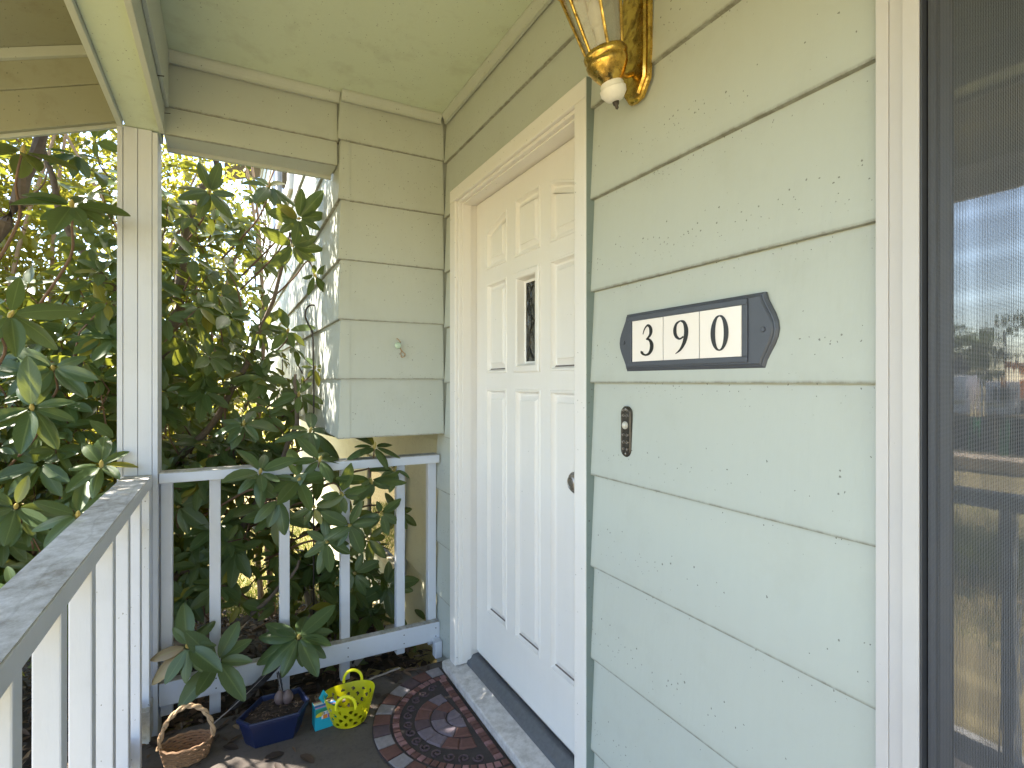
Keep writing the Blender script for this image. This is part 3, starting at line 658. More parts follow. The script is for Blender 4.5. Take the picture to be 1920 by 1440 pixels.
TB().lathe([(.041, 0), (.072, .158), (.071, .158), (.040, 0)], (lx, ly, zr(.772)), 6).build('shade_glass', 'lamp_glass', lan)
TB().lathe([(.083, 0), (.085, .008), (.06, .035), (.030, .060), (.014, .072), (.012, .085), (.003, .10)], (lx, ly, zr(.929)), 28).build('cap', 'brass', lan, smooth=True, angle=50)
MB().tube([(WX - .02, ly, zr(.742)), (WX - .045, ly, zr(.728)), (lx + .03, ly, zr(.732))], [.006, .0055, .006], 10).build('arm', 'brass', lan, smooth=True)
TB().lathe([(.012, 0), (.012, .05), (.016, .055), (.017, .085), (.010, .105), (.002, .112)], (lx, ly, zr(.775)), 18).build('light_bulb', 'porcelain', lan, smooth=True)
# --- house number
pq = empty('house_number_plaque', (WX, .82, zr(.03)), 'slate blue house number plaque reading 390 in black on white tiles', 'sign')
py0, py1 = 0.646, 1.030; pz0, pz1 = zr(.026), zr(.166)
def side(y, s):
    out = []
    for k in range(11):
        t = k / 10; w = .027 * (0.5 - 0.5 * math.cos(2 * math.pi * t)) ** 0.8
        out.append((y + s * w, pz0 + (pz1 - pz0) * t))
    return out
pts = side(py1, 1) + side(py0, -1)[::-1]
def plate(outline, x_face, steps, name, mat, parent, hole=None, smooth=False):
    n = len(outline); loops = []
    area = sum(outline[i][0] * outline[(i + 1) % n][1] - outline[(i + 1) % n][0] * outline[i][1] for i in range(n))
    ol = outline if area > 0 else outline[::-1]
    for ins, dep in steps: loops.append([(x_face - dep, y, z) for y, z in (offset_poly(ol, ins) if ins else ol)])
    b = MB(); vs = [q for l in loops for q in l]
    fs = [(i * n + k, (i + 1) * n + k, (i + 1) * n + (k + 1) % n, i * n + (k + 1) % n) for i in range(len(loops) - 1) for k in range(n)]
    fs.append(tuple((len(loops) - 1) * n + k for k in range(n))[::-1]); b.add(vs, fs)
    return b.build(name, mat, parent, smooth=smooth)
plate(pts, WX - .0045, [(0, 0), (0, .006), (.0035, .0095), (.0055, .010), (.0060, .0125), (.0085, .0145)], 'board', 'plaque', pq)
PF = WX - .0045 - .0145
ty = [0.688, 0.792, 0.896, 1.000]; tz0, tz1 = zr(.0485), zr(.146)
for za, zb in ((tz1 + .0005, tz1 + .0115), (tz0 - .0115, tz0 - .0005)): box('border', 'plaque', pq, PF - .004, PF + .002, ty[0] - .012, ty[3] + .012, za, zb, .0012)
for ya, yb in ((ty[0] - .0125, ty[0] - .001), (ty[3] + .001, ty[3] + .0125)): box('border', 'plaque', pq, PF - .0039, PF + .002, ya, yb, tz0 - .0004, tz1 + .0004, .0012)
def stroke(pts, wid, x, y0, z0, s, name, parent, flip=True):
    """brush stroke with changing width: centre line in glyph units, read left to right"""
    P = [Vector((a, b)) for a, b in pts]; L = []; Rr = []
    for i, p in enumerate(P):
        d = (P[min(i + 1, len(P) - 1)] - P[max(i - 1, 0)]).normalized(); n = Vector((-d.y, d.x)) * wid[i] / 2
        L.append(p + n); Rr.append(p - n)
    f = lambda q, dx: (x - dx, y0 - q.x * s, z0 + q.y * s)
    b = MB(); n = len(P); vs = [f(q, .0007) for q in L] + [f(q, .0007) for q in Rr] 
    b.add(vs, [(i, i + 1, n + i + 1, n + i) for i in range(n - 1)]); return b.build(name, 'ink', parent)
def smooth_pts(ctrl, m=6):
    out = []; n = len(ctrl)
    for i in range(n - 1):
        p0, p1, p2, p3 = [np.array(ctrl[min(max(j, 0), n - 1)], float) for j in (i - 1, i, i + 1, i + 2)]
        for k in range(m):
            t = k / m; out.append(0.5 * (2 * p1 + (p2 - p0) * t + (2 * p0 - 5 * p1 + 4 * p2 - p3) * t * t + (3 * p1 - p0 - 3 * p2 + p3) * t ** 3))
    out.append(np.array(ctrl[-1], float)); return out
# each control point: x, y, width, in units of the numeral height
G3 = [(.10, .70, .03), (.17, .86, .045), (.30, .97, .06), (.42, .92, .10), (.47, .78, .13), (.42, .64, .09), (.27, .54, .035), (.26, .535, .04), (.40, .50, .08), (.50, .36, .14), (.49, .20, .14), (.39, .07, .09), (.24, .02, .055), (.10, .06, .07), (.05, .12, .115), (.055, .15, .09)]
G9a = [(.30, .98, .035), (.14, .90, .075), (.075, .72, .12), (.12, .54, .10), (.27, .44, .05), (.42, .50, .05)]
G9b = [(.30, .98, .035), (.44, .92, .09), (.52, .74, .14), (.52, .54, .145), (.45, .32, .12), (.30, .12, .07), (.10, 0.0, .02)]
G0 = [(.32 + .225 * math.sin(2 * math.pi * k / 16), .5 + .475 * math.cos(2 * math.pi * k / 16), .035 + .105 * abs(math.sin(2 * math.pi * k / 16)) ** 1.4) for k in range(17)]
for i, (gl_, wd) in enumerate((((G0,), .64), ((G9a, G9b), .58), ((G3,), .55))):
    y0, y1 = ty[i] + .0012, ty[i + 1] - .0012
    t = box('number_tile', 'tile', pq, PF - .0022, PF + .001, y0, y1, tz0, tz1, .0006)
    s = .072
    for ctrl in gl_:
        c = smooth_pts(ctrl); stroke([(p[0], p[1]) for p in c], [p[2] * 1.15 for p in c], PF - .0022, (y0 + y1) / 2 + wd * s / 2, (tz0 + tz1) / 2 - s / 2, s, 'numeral', t)
for y in (py0 - .002, py1 + .002):
    lathe_x([(.0052, 0), (.0052, .001), (.0042, .0026), (.0015, .003)], (PF, y, (pz0 + pz1) / 2 + .0), 'screw', 'plaque', pq, 14)
# --- doorbell
db = empty('doorbell', (WX, 1.0367, zr(-.187)), 'narrow aged bronze doorbell plate with scrollwork and round pearl button', 'doorbell')
def stadium(cy, z0, z1, r, n=10):
    p = [(cy + r * math.cos(math.pi * k / n), z1 - r + r * math.sin(math.pi * k / n)) for k in range(n + 1)]
    return p + [(cy - r * math.cos(math.pi * k / n), z0 + r - r * math.sin(math.pi * k / n)) for k in range(n + 1)]
cy = 1.0367; bz0, bz1 = zr(-.187), zr(-.0605)
plate(stadium(cy, bz0, bz1, .0180), WX - .003, [(0, 0), (0, .006), (.002, .0085), (.0045, .0085), (.0055, .0072)], 'plate', 'bronze', db)
bxf = WX - .003 - .0072; bc = zr(-.108)
lathe_x([(.0098, 0), (.0098, .003), (.0085, .0045), (.0072, .0035), (.007, .006), (.005, .0078), (.001, .0085)], (bxf, cy, bc), 'button', 'pearl', db, 24)
for s in (1, -1):
    for zc_, sc_, up in ((bc + .022, 1, 1), (bc + .035, .8, 1), (bc - .022, 1, -1), (bc - .040, 1.05, -1), (bc - .057, .8, -1)):
        pts_ = [(bxf - .0012, cy + s * (.0065 + .0052 * sc_ * (1 - t * .75) * math.cos(t * 8.2)), zc_ + up * .0052 * sc_ * (1 - t * .75) * math.sin(t * 8.2) + .004 * up * t) for t in [k / 16 for k in range(17)]]
        MB().tube(pts_, .00115, 5).build('scroll', 'pewter', db, smooth=True)
for z in (bz0 + .008, bz1 - .008): lathe_x([(.003, 0), (.003, .001), (.001, .0022)], (bxf, cy, z), 'screw', 'pewter', db, 12)
# --- knob with twine on the bay front
kp = at(745, 648, WY - .012)
kn = empty('wall_hanger', kp, 'small pale green glass knob with a loop of tan twine on the bay siding', 'hanger')
b = MB(); vs = []; fs = []; pr = [(.006, 0), (.006, .006), (.0125, .010), (.0145, .016), (.012, .022), (.004, .0245)]; sg = 20
for r, d in pr:
    for k in range(sg): vs.append((kp.x + r * math.cos(2 * math.pi * k / sg), WY - .007 - d, kp.z + r * math.sin(2 * math.pi * k / sg)))
for i in range(len(pr) - 1):
    for k in range(sg): fs.append((i * sg + k, i * sg + (k + 1) % sg, (i + 1) * sg + (k + 1) % sg, (i + 1) * sg + k))
fs.append(tuple((len(pr) - 1) * sg + k for k in range(sg))); b.add(vs, fs).build('knob', 'seaglass', kn, smooth=True)
tw = smooth_pts([(-.004, .030), (.004, .026), (.012, .012), (.012, -.006), (.018, -.022), (.030, -.032), (.032, -.044), (.020, -.050), (.014, -.040), (.016, -.026), (.012, -.010)], 5)
MB().tube([(kp.x + x, WY - .016 - .004 * math.sin(i), kp.z + z) for i, (x, z) in enumerate(tw)], .0022, 6).build('twine', 'rope', kn, smooth=True)
# --- iron plant hook standing against the bay side
hp = [at(588, 573, 2.72), at(581, 572, 2.72), at(573, 578, 2.72), at(570, 592, 2.72), at(575, 606, 2.72), at(583, 622, 2.72), at(585, 650, 2.72), at(586, 720, 2.72), at(586, 800, 2.72)]
hx = BX - .045
hp = [Vector((p.x - hp[0].x + hx, p.y, p.z)) for p in hp]; hp.append(Vector((hp[-1].x, 2.72, gz(hx, 2.72) - .03)))
hk = empty('plant_hook', hp[-1], 'thin rusty iron plant hook standing against the sunlit bay side', 'hook')
MB().tube([Vector(p) for p in smooth_pts([tuple(p) for p in hp], 5)], .0042, 7).build('rod', 'iron', hk, smooth=True)

# ================================================================== VEGETATION
def leaf_template(stations, across, fold, droop, curl=0.0):
    ss = np.array(stations); w = np.sin(np.pi * np.clip(ss, 0, 1) ** 0.95) ** 0.62; w = np.maximum(w, 0.05); w[0] = 0.06; w[-1] = 0.08
    vs = []; uv = []
    for s_, ww in zip(ss, w):
        for k in range(across + 1):
            a = -1 + 2 * k / across
            vs.append((s_, a * 0.5 * ww, fold * abs(a) * ww - droop * s_ ** 2 - curl * a * a * ww)); uv.append((0.5 + a * 0.5, s_))
    n = across + 1; fs = [(i * n + k, (i + 1) * n + k, (i + 1) * n + k + 1, i * n + k + 1) for i in range(len(ss) - 1) for k in range(across)]
    return np.array(vs), np.array(uv), np.array(fs)
LOW = leaf_template([0, .2, .5, .8, 1], 2, .06, .10); MINI = leaf_template([0, .5, 1], 2, .05, .08)
HERO = [leaf_template([0, .07, .22, .42, .62, .82, .95, 1], 4, f, d, c) for f, d, c in ((.10, .10, .04), (.05, .22, .08), (.13, .04, .02), (.03, .32, .10), (.08, -.06, .05))]
def frames(pos, dr, nm, ln, wd):
    """arrays of leaf frames -> world vertex arrays are built from these"""
    dr = dr / np.linalg.norm(dr, axis=1, keepdims=True); nm = nm - dr * (nm * dr).sum(1, keepdims=True)
    nm = nm / np.maximum(np.linalg.norm(nm, axis=1, keepdims=True), 1e-6); sd = np.cross(nm, dr)
    return pos, dr, sd, nm, ln, wd
def leaf_mesh(name, fr, tmpl, mat, parent, kind='stuff'):
    pos, dr, sd, nm, ln, wd = fr; tv, tu, tf = tmpl; n = len(pos); k = len(tv)
    off = np.array(OFF.get(parent, Vector((0, 0, 0))))
    V = pos[:, None, :] - off + (tv[None, :, 0:1] * ln[:, None, None]) * dr[:, None, :] + (tv[None, :, 1:2] * wd[:, None, None]) * sd[:, None, :] + (tv[None, :, 2:3] * ln[:, None, None]) * nm[:, None, :]
    F = (tf[None] + (np.arange(n) * k)[:, None, None]).reshape(-1, 4)
    me = bpy.data.meshes.new(name); me.vertices.add(n * k); me.vertices.foreach_set('co', V.reshape(-1).astype(np.float32))
    me.loops.add(F.size); me.loops.foreach_set('vertex_index', F.reshape(-1).astype(np.int32))
    me.polygons.add(len(F)); me.polygons.foreach_set('loop_start', np.arange(0, F.size, 4, dtype=np.int32)); me.polygons.foreach_set('use_smooth', np.ones(len(F), bool))
    uvl = me.uv_layers.new(name='UVMap'); uvl.data.foreach_set('uv', np.tile(tu, (n, 1))[F.reshape(-1)].reshape(-1).astype(np.float32))
    me.update(calc_edges=True); me.materials.append(M[mat]); o = bpy.data.objects.new(name, me); link(o, parent); OFF[o] = OFF.get(parent, Vector((0, 0, 0)))
    if kind: o['kind'] = kind
    return o
def basis(a):
    a = a / np.linalg.norm(a); t = np.cross(a, (0.3, 0.2, 0.93)); t /= np.linalg.norm(t); return a, t, np.cross(a, t)
def whorl(center, axis, n, ln, splay=(62, 95), droop=.25):
    droop = droop * rng.uniform(.3, 2.0); a, t, b = basis(np.array(axis, float)); out = []; ph = rng.uniform(0, 6.28)
    for k in range(n):
        az = ph + 2 * math.pi * k / n + rng.normal(0, .26); th = R(rng.uniform(*splay)); r = t * math.cos(az) + b * math.sin(az)
        d = a * math.cos(th) + r * math.sin(th) + np.array((0, 0, -droop)); d /= np.linalg.norm(d)
        nm = a * math.sin(th) - r * math.cos(th) + np.array((0, 0, .25)) + rng.normal(0, .12, 3)
        L = ln * rng.uniform(.55, 1.12); out.append((np.array(center) + d * .012, d, nm, L, L * rng.uniform(.37, .45)))
    return out
def pack(ls): return frames(np.array([l[0] for l in ls]), np.array([l[1] for l in ls]), np.array([l[2] for l in ls]), np.array([l[3] for l in ls]), np.array([l[4] for l in ls]))
HM = []
for i, (tv, tu, tf) in enumerate(HERO):
    me = bpy.data.meshes.new('leaf'); me.from_pydata([tuple(v) for v in tv], [], [tuple(int(x) for x in f) for f in tf])
    uvl = me.uv_layers.new(name='UVMap')
    for lp_ in me.loops: uvl.data[lp_.index].uv = tuple(tu[lp_.vertex_index])
    me.polygons.foreach_set('use_smooth', [True] * len(me.polygons)); me.materials.append(M['leaf_hero']); HM.append(me)
HMdry = HM[1].copy(); HMdry.materials.clear(); HMdry.materials.append(M['dry_leaf'])
def hero_leaf(l, parent, dry=False):
    pos, dr, sd, nm, ln, wd = [x[0] for x in pack([l])]
    o = bpy.data.objects.new('leaf', HMdry if dry else random.choice(HM)); link(o, parent); p = pos - np.array(OFF[parent])
    o.matrix_local = Matrix(((dr[0] * ln, sd[0] * wd, nm[0] * ln, p[0]), (dr[1] * ln, sd[1] * wd, nm[1] * ln, p[1]), (dr[2] * ln, sd[2] * wd, nm[2] * ln, p[2]), (0, 0, 0, 1)))
    return o
def free(p, m=0.05):
    """true where the bush may grow: outside porch, eave, house"""
    x, y, z = p
    if x > -0.40 - m and y < PY + .11 + m: return False
    if x < -0.40 and x > -1.25 and y < 2.52 and z > 1.95: return False
    if x > BX - .03 - m and z > zr(-.24) - m and y > WY - .1: return False
    if x > WX + .03 - m: return False
    if z < gz(x, y) + .10: return False
    if -.40 < x < .25 and z < .20: return False                                            # bare soil under the bush
    if y < 0.75 + 1.05 * max(0, -x - .3): return False                                     # the bush ends where the yard opens
    return True
rh = empty('rhododendron_bush', (-0.7, 3.3, gz(-.7, 3.3)), 'big rhododendron bush with glossy dark leaf whorls poking through the porch railing', 'bush')
base = Vector((-0.7, 3.3, gz(-.7, 3.3)))
# hero whorls: picture position, distance along the porch, leaf length, count, axis
hero = [(600, 862, 2.33, .11, 7, (.1, -.5, .6)), (655, 985, 2.33, .11, 7, (0, -.7, .1)), (522, 935, 2.31, .115, 7, (0, -.7, .2)), (715, 962, 2.37, .10, 7, (0, -.7, -.1)), (588, 950, 2.33, .10, 6, (.1, -.7, 0)), (740, 880, 2.38, .095, 7, (.1, -.5, .5)), (665, 1075, 2.5, .12, 7, (0, -.8, .2)), (135, 385, 2.20, .125, 9, (.1, -.5, .35)), (42, 285, 2.15, .13, 6, (.2, -.2, .9)), (20, 590, 2.10, .13, 6, (.3, -.5, .3)), (190, 872, 2.28, .115, 8, (.1, -.5, .6)), (146, 965, 2.20, .14, 9, (.15, -.55, .5)),
        (60, 765, 2.25, .13, 8, (.1, -.6, .4)), (25, 1105, 2.05, .10, 6, (.2, -.4, .6)), (100, 690, 2.5, .13, 8, (.1, -.7, .3)), (205, 600, 2.75, .13, 8, (.2, -.7, .2)), (30, 950, 2.3, .12, 7, (.2, -.6, .4)),
        (393, 360, 2.75, .13, 9, (.05, -.7, .15)), (505, 350, 2.85, .14, 9, (.1, -.6, .5)), (560, 410, 2.72, .14, 9, (.2, -.7, -.1)), (590, 515, 2.70, .085, 5, (.2, -.5, -.6)), (548, 460, 2.80, .13, 7, (.1, -.6, -.4)),
        (457, 795, 2.62, .125, 9, (.0, -.6, .6)), (582, 808, 2.58, .135, 8, (.1, -.5, .7)), (702, 838, 2.36, .105, 9, (.1, -.35, .9)), (488, 885, 2.305, .115, 9, (.05, -.6, .6)), (613, 1016, 2.32, .125, 8, (.02, -.95, .2)),
        (432, 1035, 2.85, .14, 8, (.0, -.8, .2)), (727, 1098, 2.80, .135, 9, (-.1, -.8, .25)), (695, 900, 2.31, .125, 8, (.05, -.6, -.5)), (352, 1212, 2.27, .122, 10, (-.1, -.6, .55)), (408, 1240, 2.26, .135, 9, (.1, -.6, .55)),
        (560, 1195, 2.26, .135, 13, (.0, -.6, .75)), (798, 1165, 2.62, .09, 5, (.0, -.3, .9)), (650, 1150, 2.85, .13, 8, (0, -.8, .4)), (745, 960, 2.75, .11, 7, (.1, -.7, .1)), (350, 1120, 2.7, .13, 6, (0, -.7, .5)), (335, 950, 2.75, .14, 7, (0, -.8, .2)), (560, 900, 2.30, .12, 8, (.1, -.6, .4)), (640, 925, 2.30, .11, 7, (.1, -.7, -.2)), (600, 880, 2.50, .12, 7, (0, -.6, .5)), (690, 1010, 2.62, .11, 7, (.1, -.7, .1)), (520, 960, 2.52, .12, 7, (0, -.7, .2)), (660, 960, 2.45, .10, 6, (0, -.7, -.3)), (640, 1240, 2.65, .12, 7, (0, -.6, .5)), (760, 1190, 2.7, .11, 6, (0, -.6, .5)), (560, 740, 2.75, .11, 7, (0, -.6, .5)), (540, 620, 2.85, .10, 7, (0, -.6, .3)), (590, 690, 2.78, .08, 6, (.1, -.6, .3))]
nleaf = 0; twigs = MB(); spill = []
for i, (u, v, Y, ln, n, ax) in enumerate(hero):
    c = at(u, v, Y); c = np.array(c)
    for q, l in enumerate(whorl(c, ax, n, ln * 1.12)):
        if nleaf < 296: hero_leaf(l, rh, dry=(i == 30 and q < 2)); nleaf += 1
        else: spill.append(l)
    a = np.array(ax, float) / np.linalg.norm(ax); back = c - a * .10
    p2 = back + np.array((-.05, .22, -.06)); p3 = p2 + np.array((-.15, .28, -.14))
    if v > 1180: p2 = back + np.array((-.02, .20, -.0)); p3 = p2 + np.array((-.05, .25, -.10))
    MB().tube([Vector(p) for p in smooth_pts([c, back, p2, p3], 4)], list(np.linspace(.0028, .006, 13)), 6).build('stem', 'stem', rh, smooth=True)
    MB().tube([Vector(c - a * .012), Vector(c + a * .004), Vector(c + a * .018), Vector(c + a * .026)], [.005, .0075, .005, .001], 7).build('bud', 'bud', rh, smooth=True)
# trunk and limbs
limbs = [([base, base + Vector((.05, -.1, .45)), (-.95, 2.9, 1.0), (-1.0, 2.55, 1.45), (-.72, 2.62, 1.85), (-.62, 2.75, 2.4)], .055, .018), ([base + Vector((0, 0, .1)), (-.45, 3.25, .7), (-.25, 3.2, 1.5), (-.15, 3.3, 2.2), (.05, 3.4, 2.7)], .045, .012),
         ([base + Vector((.1, 0, .05)), (-.3, 3.1, .25), (0, 2.9, .5), (.25, 2.85, .9), (.3, 2.75, 1.3)], .032, .007), ([(-.45, 3.25, .7), (-.1, 3.1, 1.0), (.15, 2.95, 1.5), (.28, 2.85, 2.0)], .022, .006), ([(-.95, 2.9, 1.0), (-1.4, 2.6, 1.4), (-1.9, 2.5, 2.2)], .035, .012),
         ([base + Vector((.05, .05, .02)), (-.5, 3.0, .1), (-.2, 2.75, .12), (.1, 2.6, .25), (.3, 2.6, .45)], .022, .006), ([(-.25, 3.2, 1.5), (-.6, 3.0, 1.9), (-.75, 3.0, 2.6)], .02, .008)]
for k, (pts_, r0, r1) in enumerate(limbs):
    p = smooth_pts([tuple(q) for q in pts_], 6); p = [Vector(q) + Vector(rng.normal(0, .008, 3)) for q in p]
    MB().tube(p, list(np.linspace(r0, r1, len(p))), 9).build('trunk' if k == 0 else 'limb', 'bark', rh, smooth=True)
masses = [((-1.55, 2.95, .65), (.9, .8, .85), 200), ((-.65, 3.2, .75), (.75, .55, .75), 240), ((.0, 3.0, .45), (.5, .45, .55), 120), ((-.75, 3.15, 1.9), (.75, .5, .7), 30), ((-.25, 3.4, 2.2), (.5, .45, .6), 30), ((-1.6, 2.5, 2.2), (.8, .7, .9), 34), ((-1.35, 2.15, .8), (.5, .5, .8), 110), ((.15, 3.2, 1.15), (.30, .4, .45), 34), ((.45, 2.9, .15), (.35, .3, .35), 44), ((-.55, 4.1, 1.2), (.8, .5, .9), 120), ((-2.6, 3.2, .8), (.9, .9, 1.1), 110), ((-.35, 2.95, 1.55), (.55, .3, .4), 60)]
masses += [((.0, 3.55, 1.85), (.38, .4, .65), 36), ((-.40, 2.95, 3.0), (.7, .45, .38), 150), ((-1.0, 2.9, 2.9), (.65, .45, .42), 130)]  # high masses above the view, added to keep sun off door and handrail
ls = list(spill)
for c, r, n in masses:
    n = int(n * 1.45)
    k = 0
    while k < n:
        d = rng.normal(0, 1, 3); d /= np.linalg.norm(d); rad = rng.uniform(.25, 1) ** .5; p = np.array(c) + d * rad * np.array(r)
        k += 1
        if not free(p): continue
        ax = d * .6 + np.array((.1, -.35, .55)) + rng.normal(0, .25, 3)
        w = [l for l in whorl(p, ax, int(rng.integers(6, 10)), rng.uniform(.085, .14)) if free(l[0] + l[1] * l[3], .0)]
        ls += w
        e = p + np.array((rng.uniform(-.15, .15), rng.uniform(.05, .25), rng.uniform(-.3, -.05)))
        if k % 2 == 0: twigs.tube([Vector(p), Vector((p + e) / 2 + rng.normal(0, .02, 3)), Vector(e)], [.0025, .0035, .005], 4, cap=False)
leaf_mesh('foliage', pack(ls), LOW, 'leaf', rh); tag(twigs.build('twigs', 'stem', rh), kind='stuff')
# --- sunlit shrub behind the rhododendron: small translucent leaves, tan stems
def shrub(name, label, cx, cy, masses, nleaves, stems, lmat, smat, ln=(.045, .075), tm=MINI, cat='shrub', group=None, ok=None):
    e = empty(name, (cx, cy, gz(cx, cy)), label, cat, group); pos = []
    tot = sum(m[2] for m in masses)
    for c, r, w in masses:
        n = int(nleaves * w / tot); d = rng.normal(0, 1, (n, 3)); d /= np.linalg.norm(d, axis=1, keepdims=True); rad = rng.uniform(.05, 1, (n, 1)) ** .45
        p = np.array(c) + d * rad * np.array(r); cl = rng.normal(0, 1, (max(1, n // 60), 3)); cl /= np.linalg.norm(cl, axis=1, keepdims=True)
        cl = np.array(c) + cl * rng.uniform(.3, 1, (len(cl), 1)) * np.array(r); ix = rng.integers(0, len(cl), n); p = np.where(rng.random((n, 1)) < .72, cl[ix] + rng.normal(0, .13 * max(r) ** .5, (n, 3)), p); pos.append(p)
    pos = np.concatenate(pos); g0 = np.array([gz(a, b) for a, b, _ in pos]); pos = pos[pos[:, 2] > g0 + .06]
    if ok: pos = pos[np.array([ok(q) for q in pos])]
    n = len(pos); dr = rng.normal(0, 1, (n, 3)) + np.array((0, 0, -.3)); nm = rng.normal(0, .6, (n, 3)) + np.array((0, 0, 1)); L = rng.uniform(*ln, n)
    leaf_mesh('crown', frames(pos, dr, nm, L, L * .5), tm, lmat, e)
    for pts_, r0, r1 in stems:
        p = smooth_pts([tuple(q) for q in pts_], 5); p = [Vector(q) + Vector(rng.normal(0, r0 * .25, 3)) for q in p]
        MB().tube(p, list(np.linspace(r0, r1, len(p))), 7).build('trunk' if pts_ is stems[0][0] else 'stem', smat, e, smooth=True)
    return e
st = []
for k in range(15):
    x = -1.9 + .16 * k + rng.normal(0, .05); y = 4.6 + rng.normal(0, .25); lean = rng.normal(0, .35)
    st.append(([(x, y, gz(x, y) - .03), (x + lean * .3, y, .8), (x + lean * .8 + rng.normal(0, .1), y - .1, 1.8), (x + lean * 1.3 + rng.normal(0, .2), y - .1, 3.0)], .022, .007))
okb = lambda q: q[0] < BX - .22 and q[1] > 3.3 + .55 * max(0, -q[0] - 2.5)
shrub('tall_shrub', 'tall backlit yellow-green shrub with many tan stems behind the rhododendron', -1.2, 4.6, [((-1.9, 4.9, 2.2), (1.3, .8, 1.5), 10), ((-2.6, 4.6, .9), (1.2, .8, 1.0), 6), ((-.7, 5.0, .7), (1.0, .7, .9), 7), ((-.45, 5.2, 2.9), (.8, .6, .55), 2.2), ((-1.5, 4.9, 3.3), (1.2, .8, .6), 4), ((-.95, 4.6, 3.75), (.6, .6, .5), 1.5), ((-2.0, 4.2, 3.2), (.9, .6, .5), 2), ((-.25, 5.6, 1.9), (.75, .6, 1.3), 5.5), ((-1.6, 4.4, 1.6), (1.2, .5, 1.4), 16), ((-2.4, 4.3, 2.4), (.9, .5, .9), 5)], 54000, st, 'leaf_back', 'tan_stem', ok=okb)  # topmost crown mass sits out of view, added to screen the sun
st = [([(-4.6, 6.2, gz(-4.6, 6.2) - .05), (-4.5, 6.2, 1.2), (-4.7, 6.1, 2.6), (-4.4, 6.0, 4.2)], .09, .03), ([(-4.5, 6.2, 1.2), (-4.0, 6.0, 2.2), (-3.4, 5.9, 3.2)], .05, .02), ([(-4.6, 6.2, 1.6), (-5.3, 6.4, 2.6), (-5.8, 6.4, 3.4)], .05, .02)]
shrub('garden_tree', 'small bushy garden tree with yellow-green crown beyond the tall shrub', -4.6, 6.2, [((-4.4, 6.2, 3.0), (1.7, 1.1, 1.7), 8), ((-3.5, 6.4, 1.4), (1.3, .8, 1.2), 4)], 9000, st, 'leaf_back', 'bark', ln=(.07, .11), cat='tree')
# --- far hedge and trees
def far_tree(x, y, h, r, label, conifer=False, group='trees beyond the road', n=2600):
    z0 = gz(x, y); st = [([(x, y, z0 - .1), (x + .1, y, z0 + h * .35), (x, y + .1, z0 + h * .8)], .03 * h, .01 * h)]
    if not conifer:
        ms = [((x + rng.normal(0, r * .4), y + rng.normal(0, r * .4), z0 + h * (.5 + .13 * k)), (r * .75, r * .75, h * .2), 1) for k in range(4)]
        st += [([(x, y, z0 + h * .35), (x + a * r * .6, y + b * r * .6, z0 + h * .6)], .015 * h, .006 * h) for a, b in ((1, .2), (-.8, .6), (.1, -1))]
    else: ms = [((x, y, z0 + h * (.2 + .11 * k)), (r * (1 - .13 * k), r * (1 - .13 * k), h * .07), 1 - .1 * k) for k in range(7)]
    return shrub('conifer_tree' if conifer else 'broadleaf_tree', label, x, y, ms, n, st, 'leaf_tree', 'bark', ln=(h * .035, h * .06), cat='tree', group=group)
far_tree(-74, 26.2, 9.5, 4.2, 'round green broadleaf tree across the road beside the low house'); far_tree(-82, 32.5, 9, 1.9, 'slim dark conifer standing behind the dark-roofed house', True, n=1500)
far_tree(-90, 33.8, 10, 2.0, 'taller dark conifer behind the round tree', True, n=1500); far_tree(-11, 22, 7.5, 3.2, 'leafy tree on the lawn far behind the tall shrub', group='trees on the lawn'); far_tree(-2.5, 30, 5, 2.8, 'low spreading tree far down the lawn beside the bay', group='trees on the lawn')
st = [([(-6 + k * 1.1, 13 + .2 * math.sin(k), -.7), (-6 + k * 1.1, 13, .3), (-5.9 + k * 1.1, 13, 1.0)], .05, .02) for k in range(7)]
shrub('hedge', 'loose sunlit hedge across the lawn behind the shrubs', -2.5, 13, [((-6 + k * 1.05, 13 + .2 * math.sin(k * 2), .15), (.85, .6, .95), 1) for k in range(8)], 7000, st, 'leaf_back', 'bark', ln=(.09, .14), cat='hedge')
# --- leaf litter on the soil, lawn grass
n = 5200; x = rng.uniform(-1.6, .85, n); y = 2.29 + rng.random(n) ** 1.3 * 2.2; z = np.array([gz(a, b) for a, b in zip(x, y)]) + rng.uniform(.012, .035, n)
dr = np.stack([rng.normal(0, 1, n), rng.normal(0, 1, n), rng.normal(0, .35, n)], 1); nm = rng.normal(0, .45, (n, 3)) + np.array((0, 0, 1)); L = rng.uniform(.02, .075, n)
fl = rng.random(n) < .05; y = np.where(fl & (x > -.38) & (x < .8), 2.27 - .35 * rng.random(n) ** 2, y); z = np.where(y < 2.28, .006, z); dr[:, 2] = np.where(y < 2.28, 0, dr[:, 2]); nm[:, 2] = np.where(y < 2.28, 6, nm[:, 2])
lt = leaf_mesh('leaf_litter', frames(np.stack([x, y, z], 1), dr, nm, L, L * rng.uniform(.15, .5, n)), LOW, 'litter', None); tag(lt, 'brown dead leaves and bark chips covering the soil', 'leaf litter')
n = 26000; x = np.where(rng.random(n) < .5, rng.uniform(-2.5, 1.0, n), rng.uniform(-9, -2.4, n)); y = np.where(x > -2.45, rng.uniform(4.2, 8.0, n), rng.uniform(-.6, 4.6, n))
z = np.array([gz(a, b) for a, b in zip(x, y)]); tall = (x < -4) & (x > -5.6); L = rng.uniform(.05, .12, n) * np.where(tall, 4.2, 1)
dr = rng.normal(0, .4, (n, 3)) + np.array((0, 0, 1)); nm = rng.normal(0, 1, (n, 3))
gr = leaf_mesh('grass', frames(np.stack([x, y, z], 1), dr, nm, L, np.where(tall, .014, .008)), MINI, 'grass_blade', None); tag(gr, 'rough green lawn grass with a strip of taller blades', 'grass')

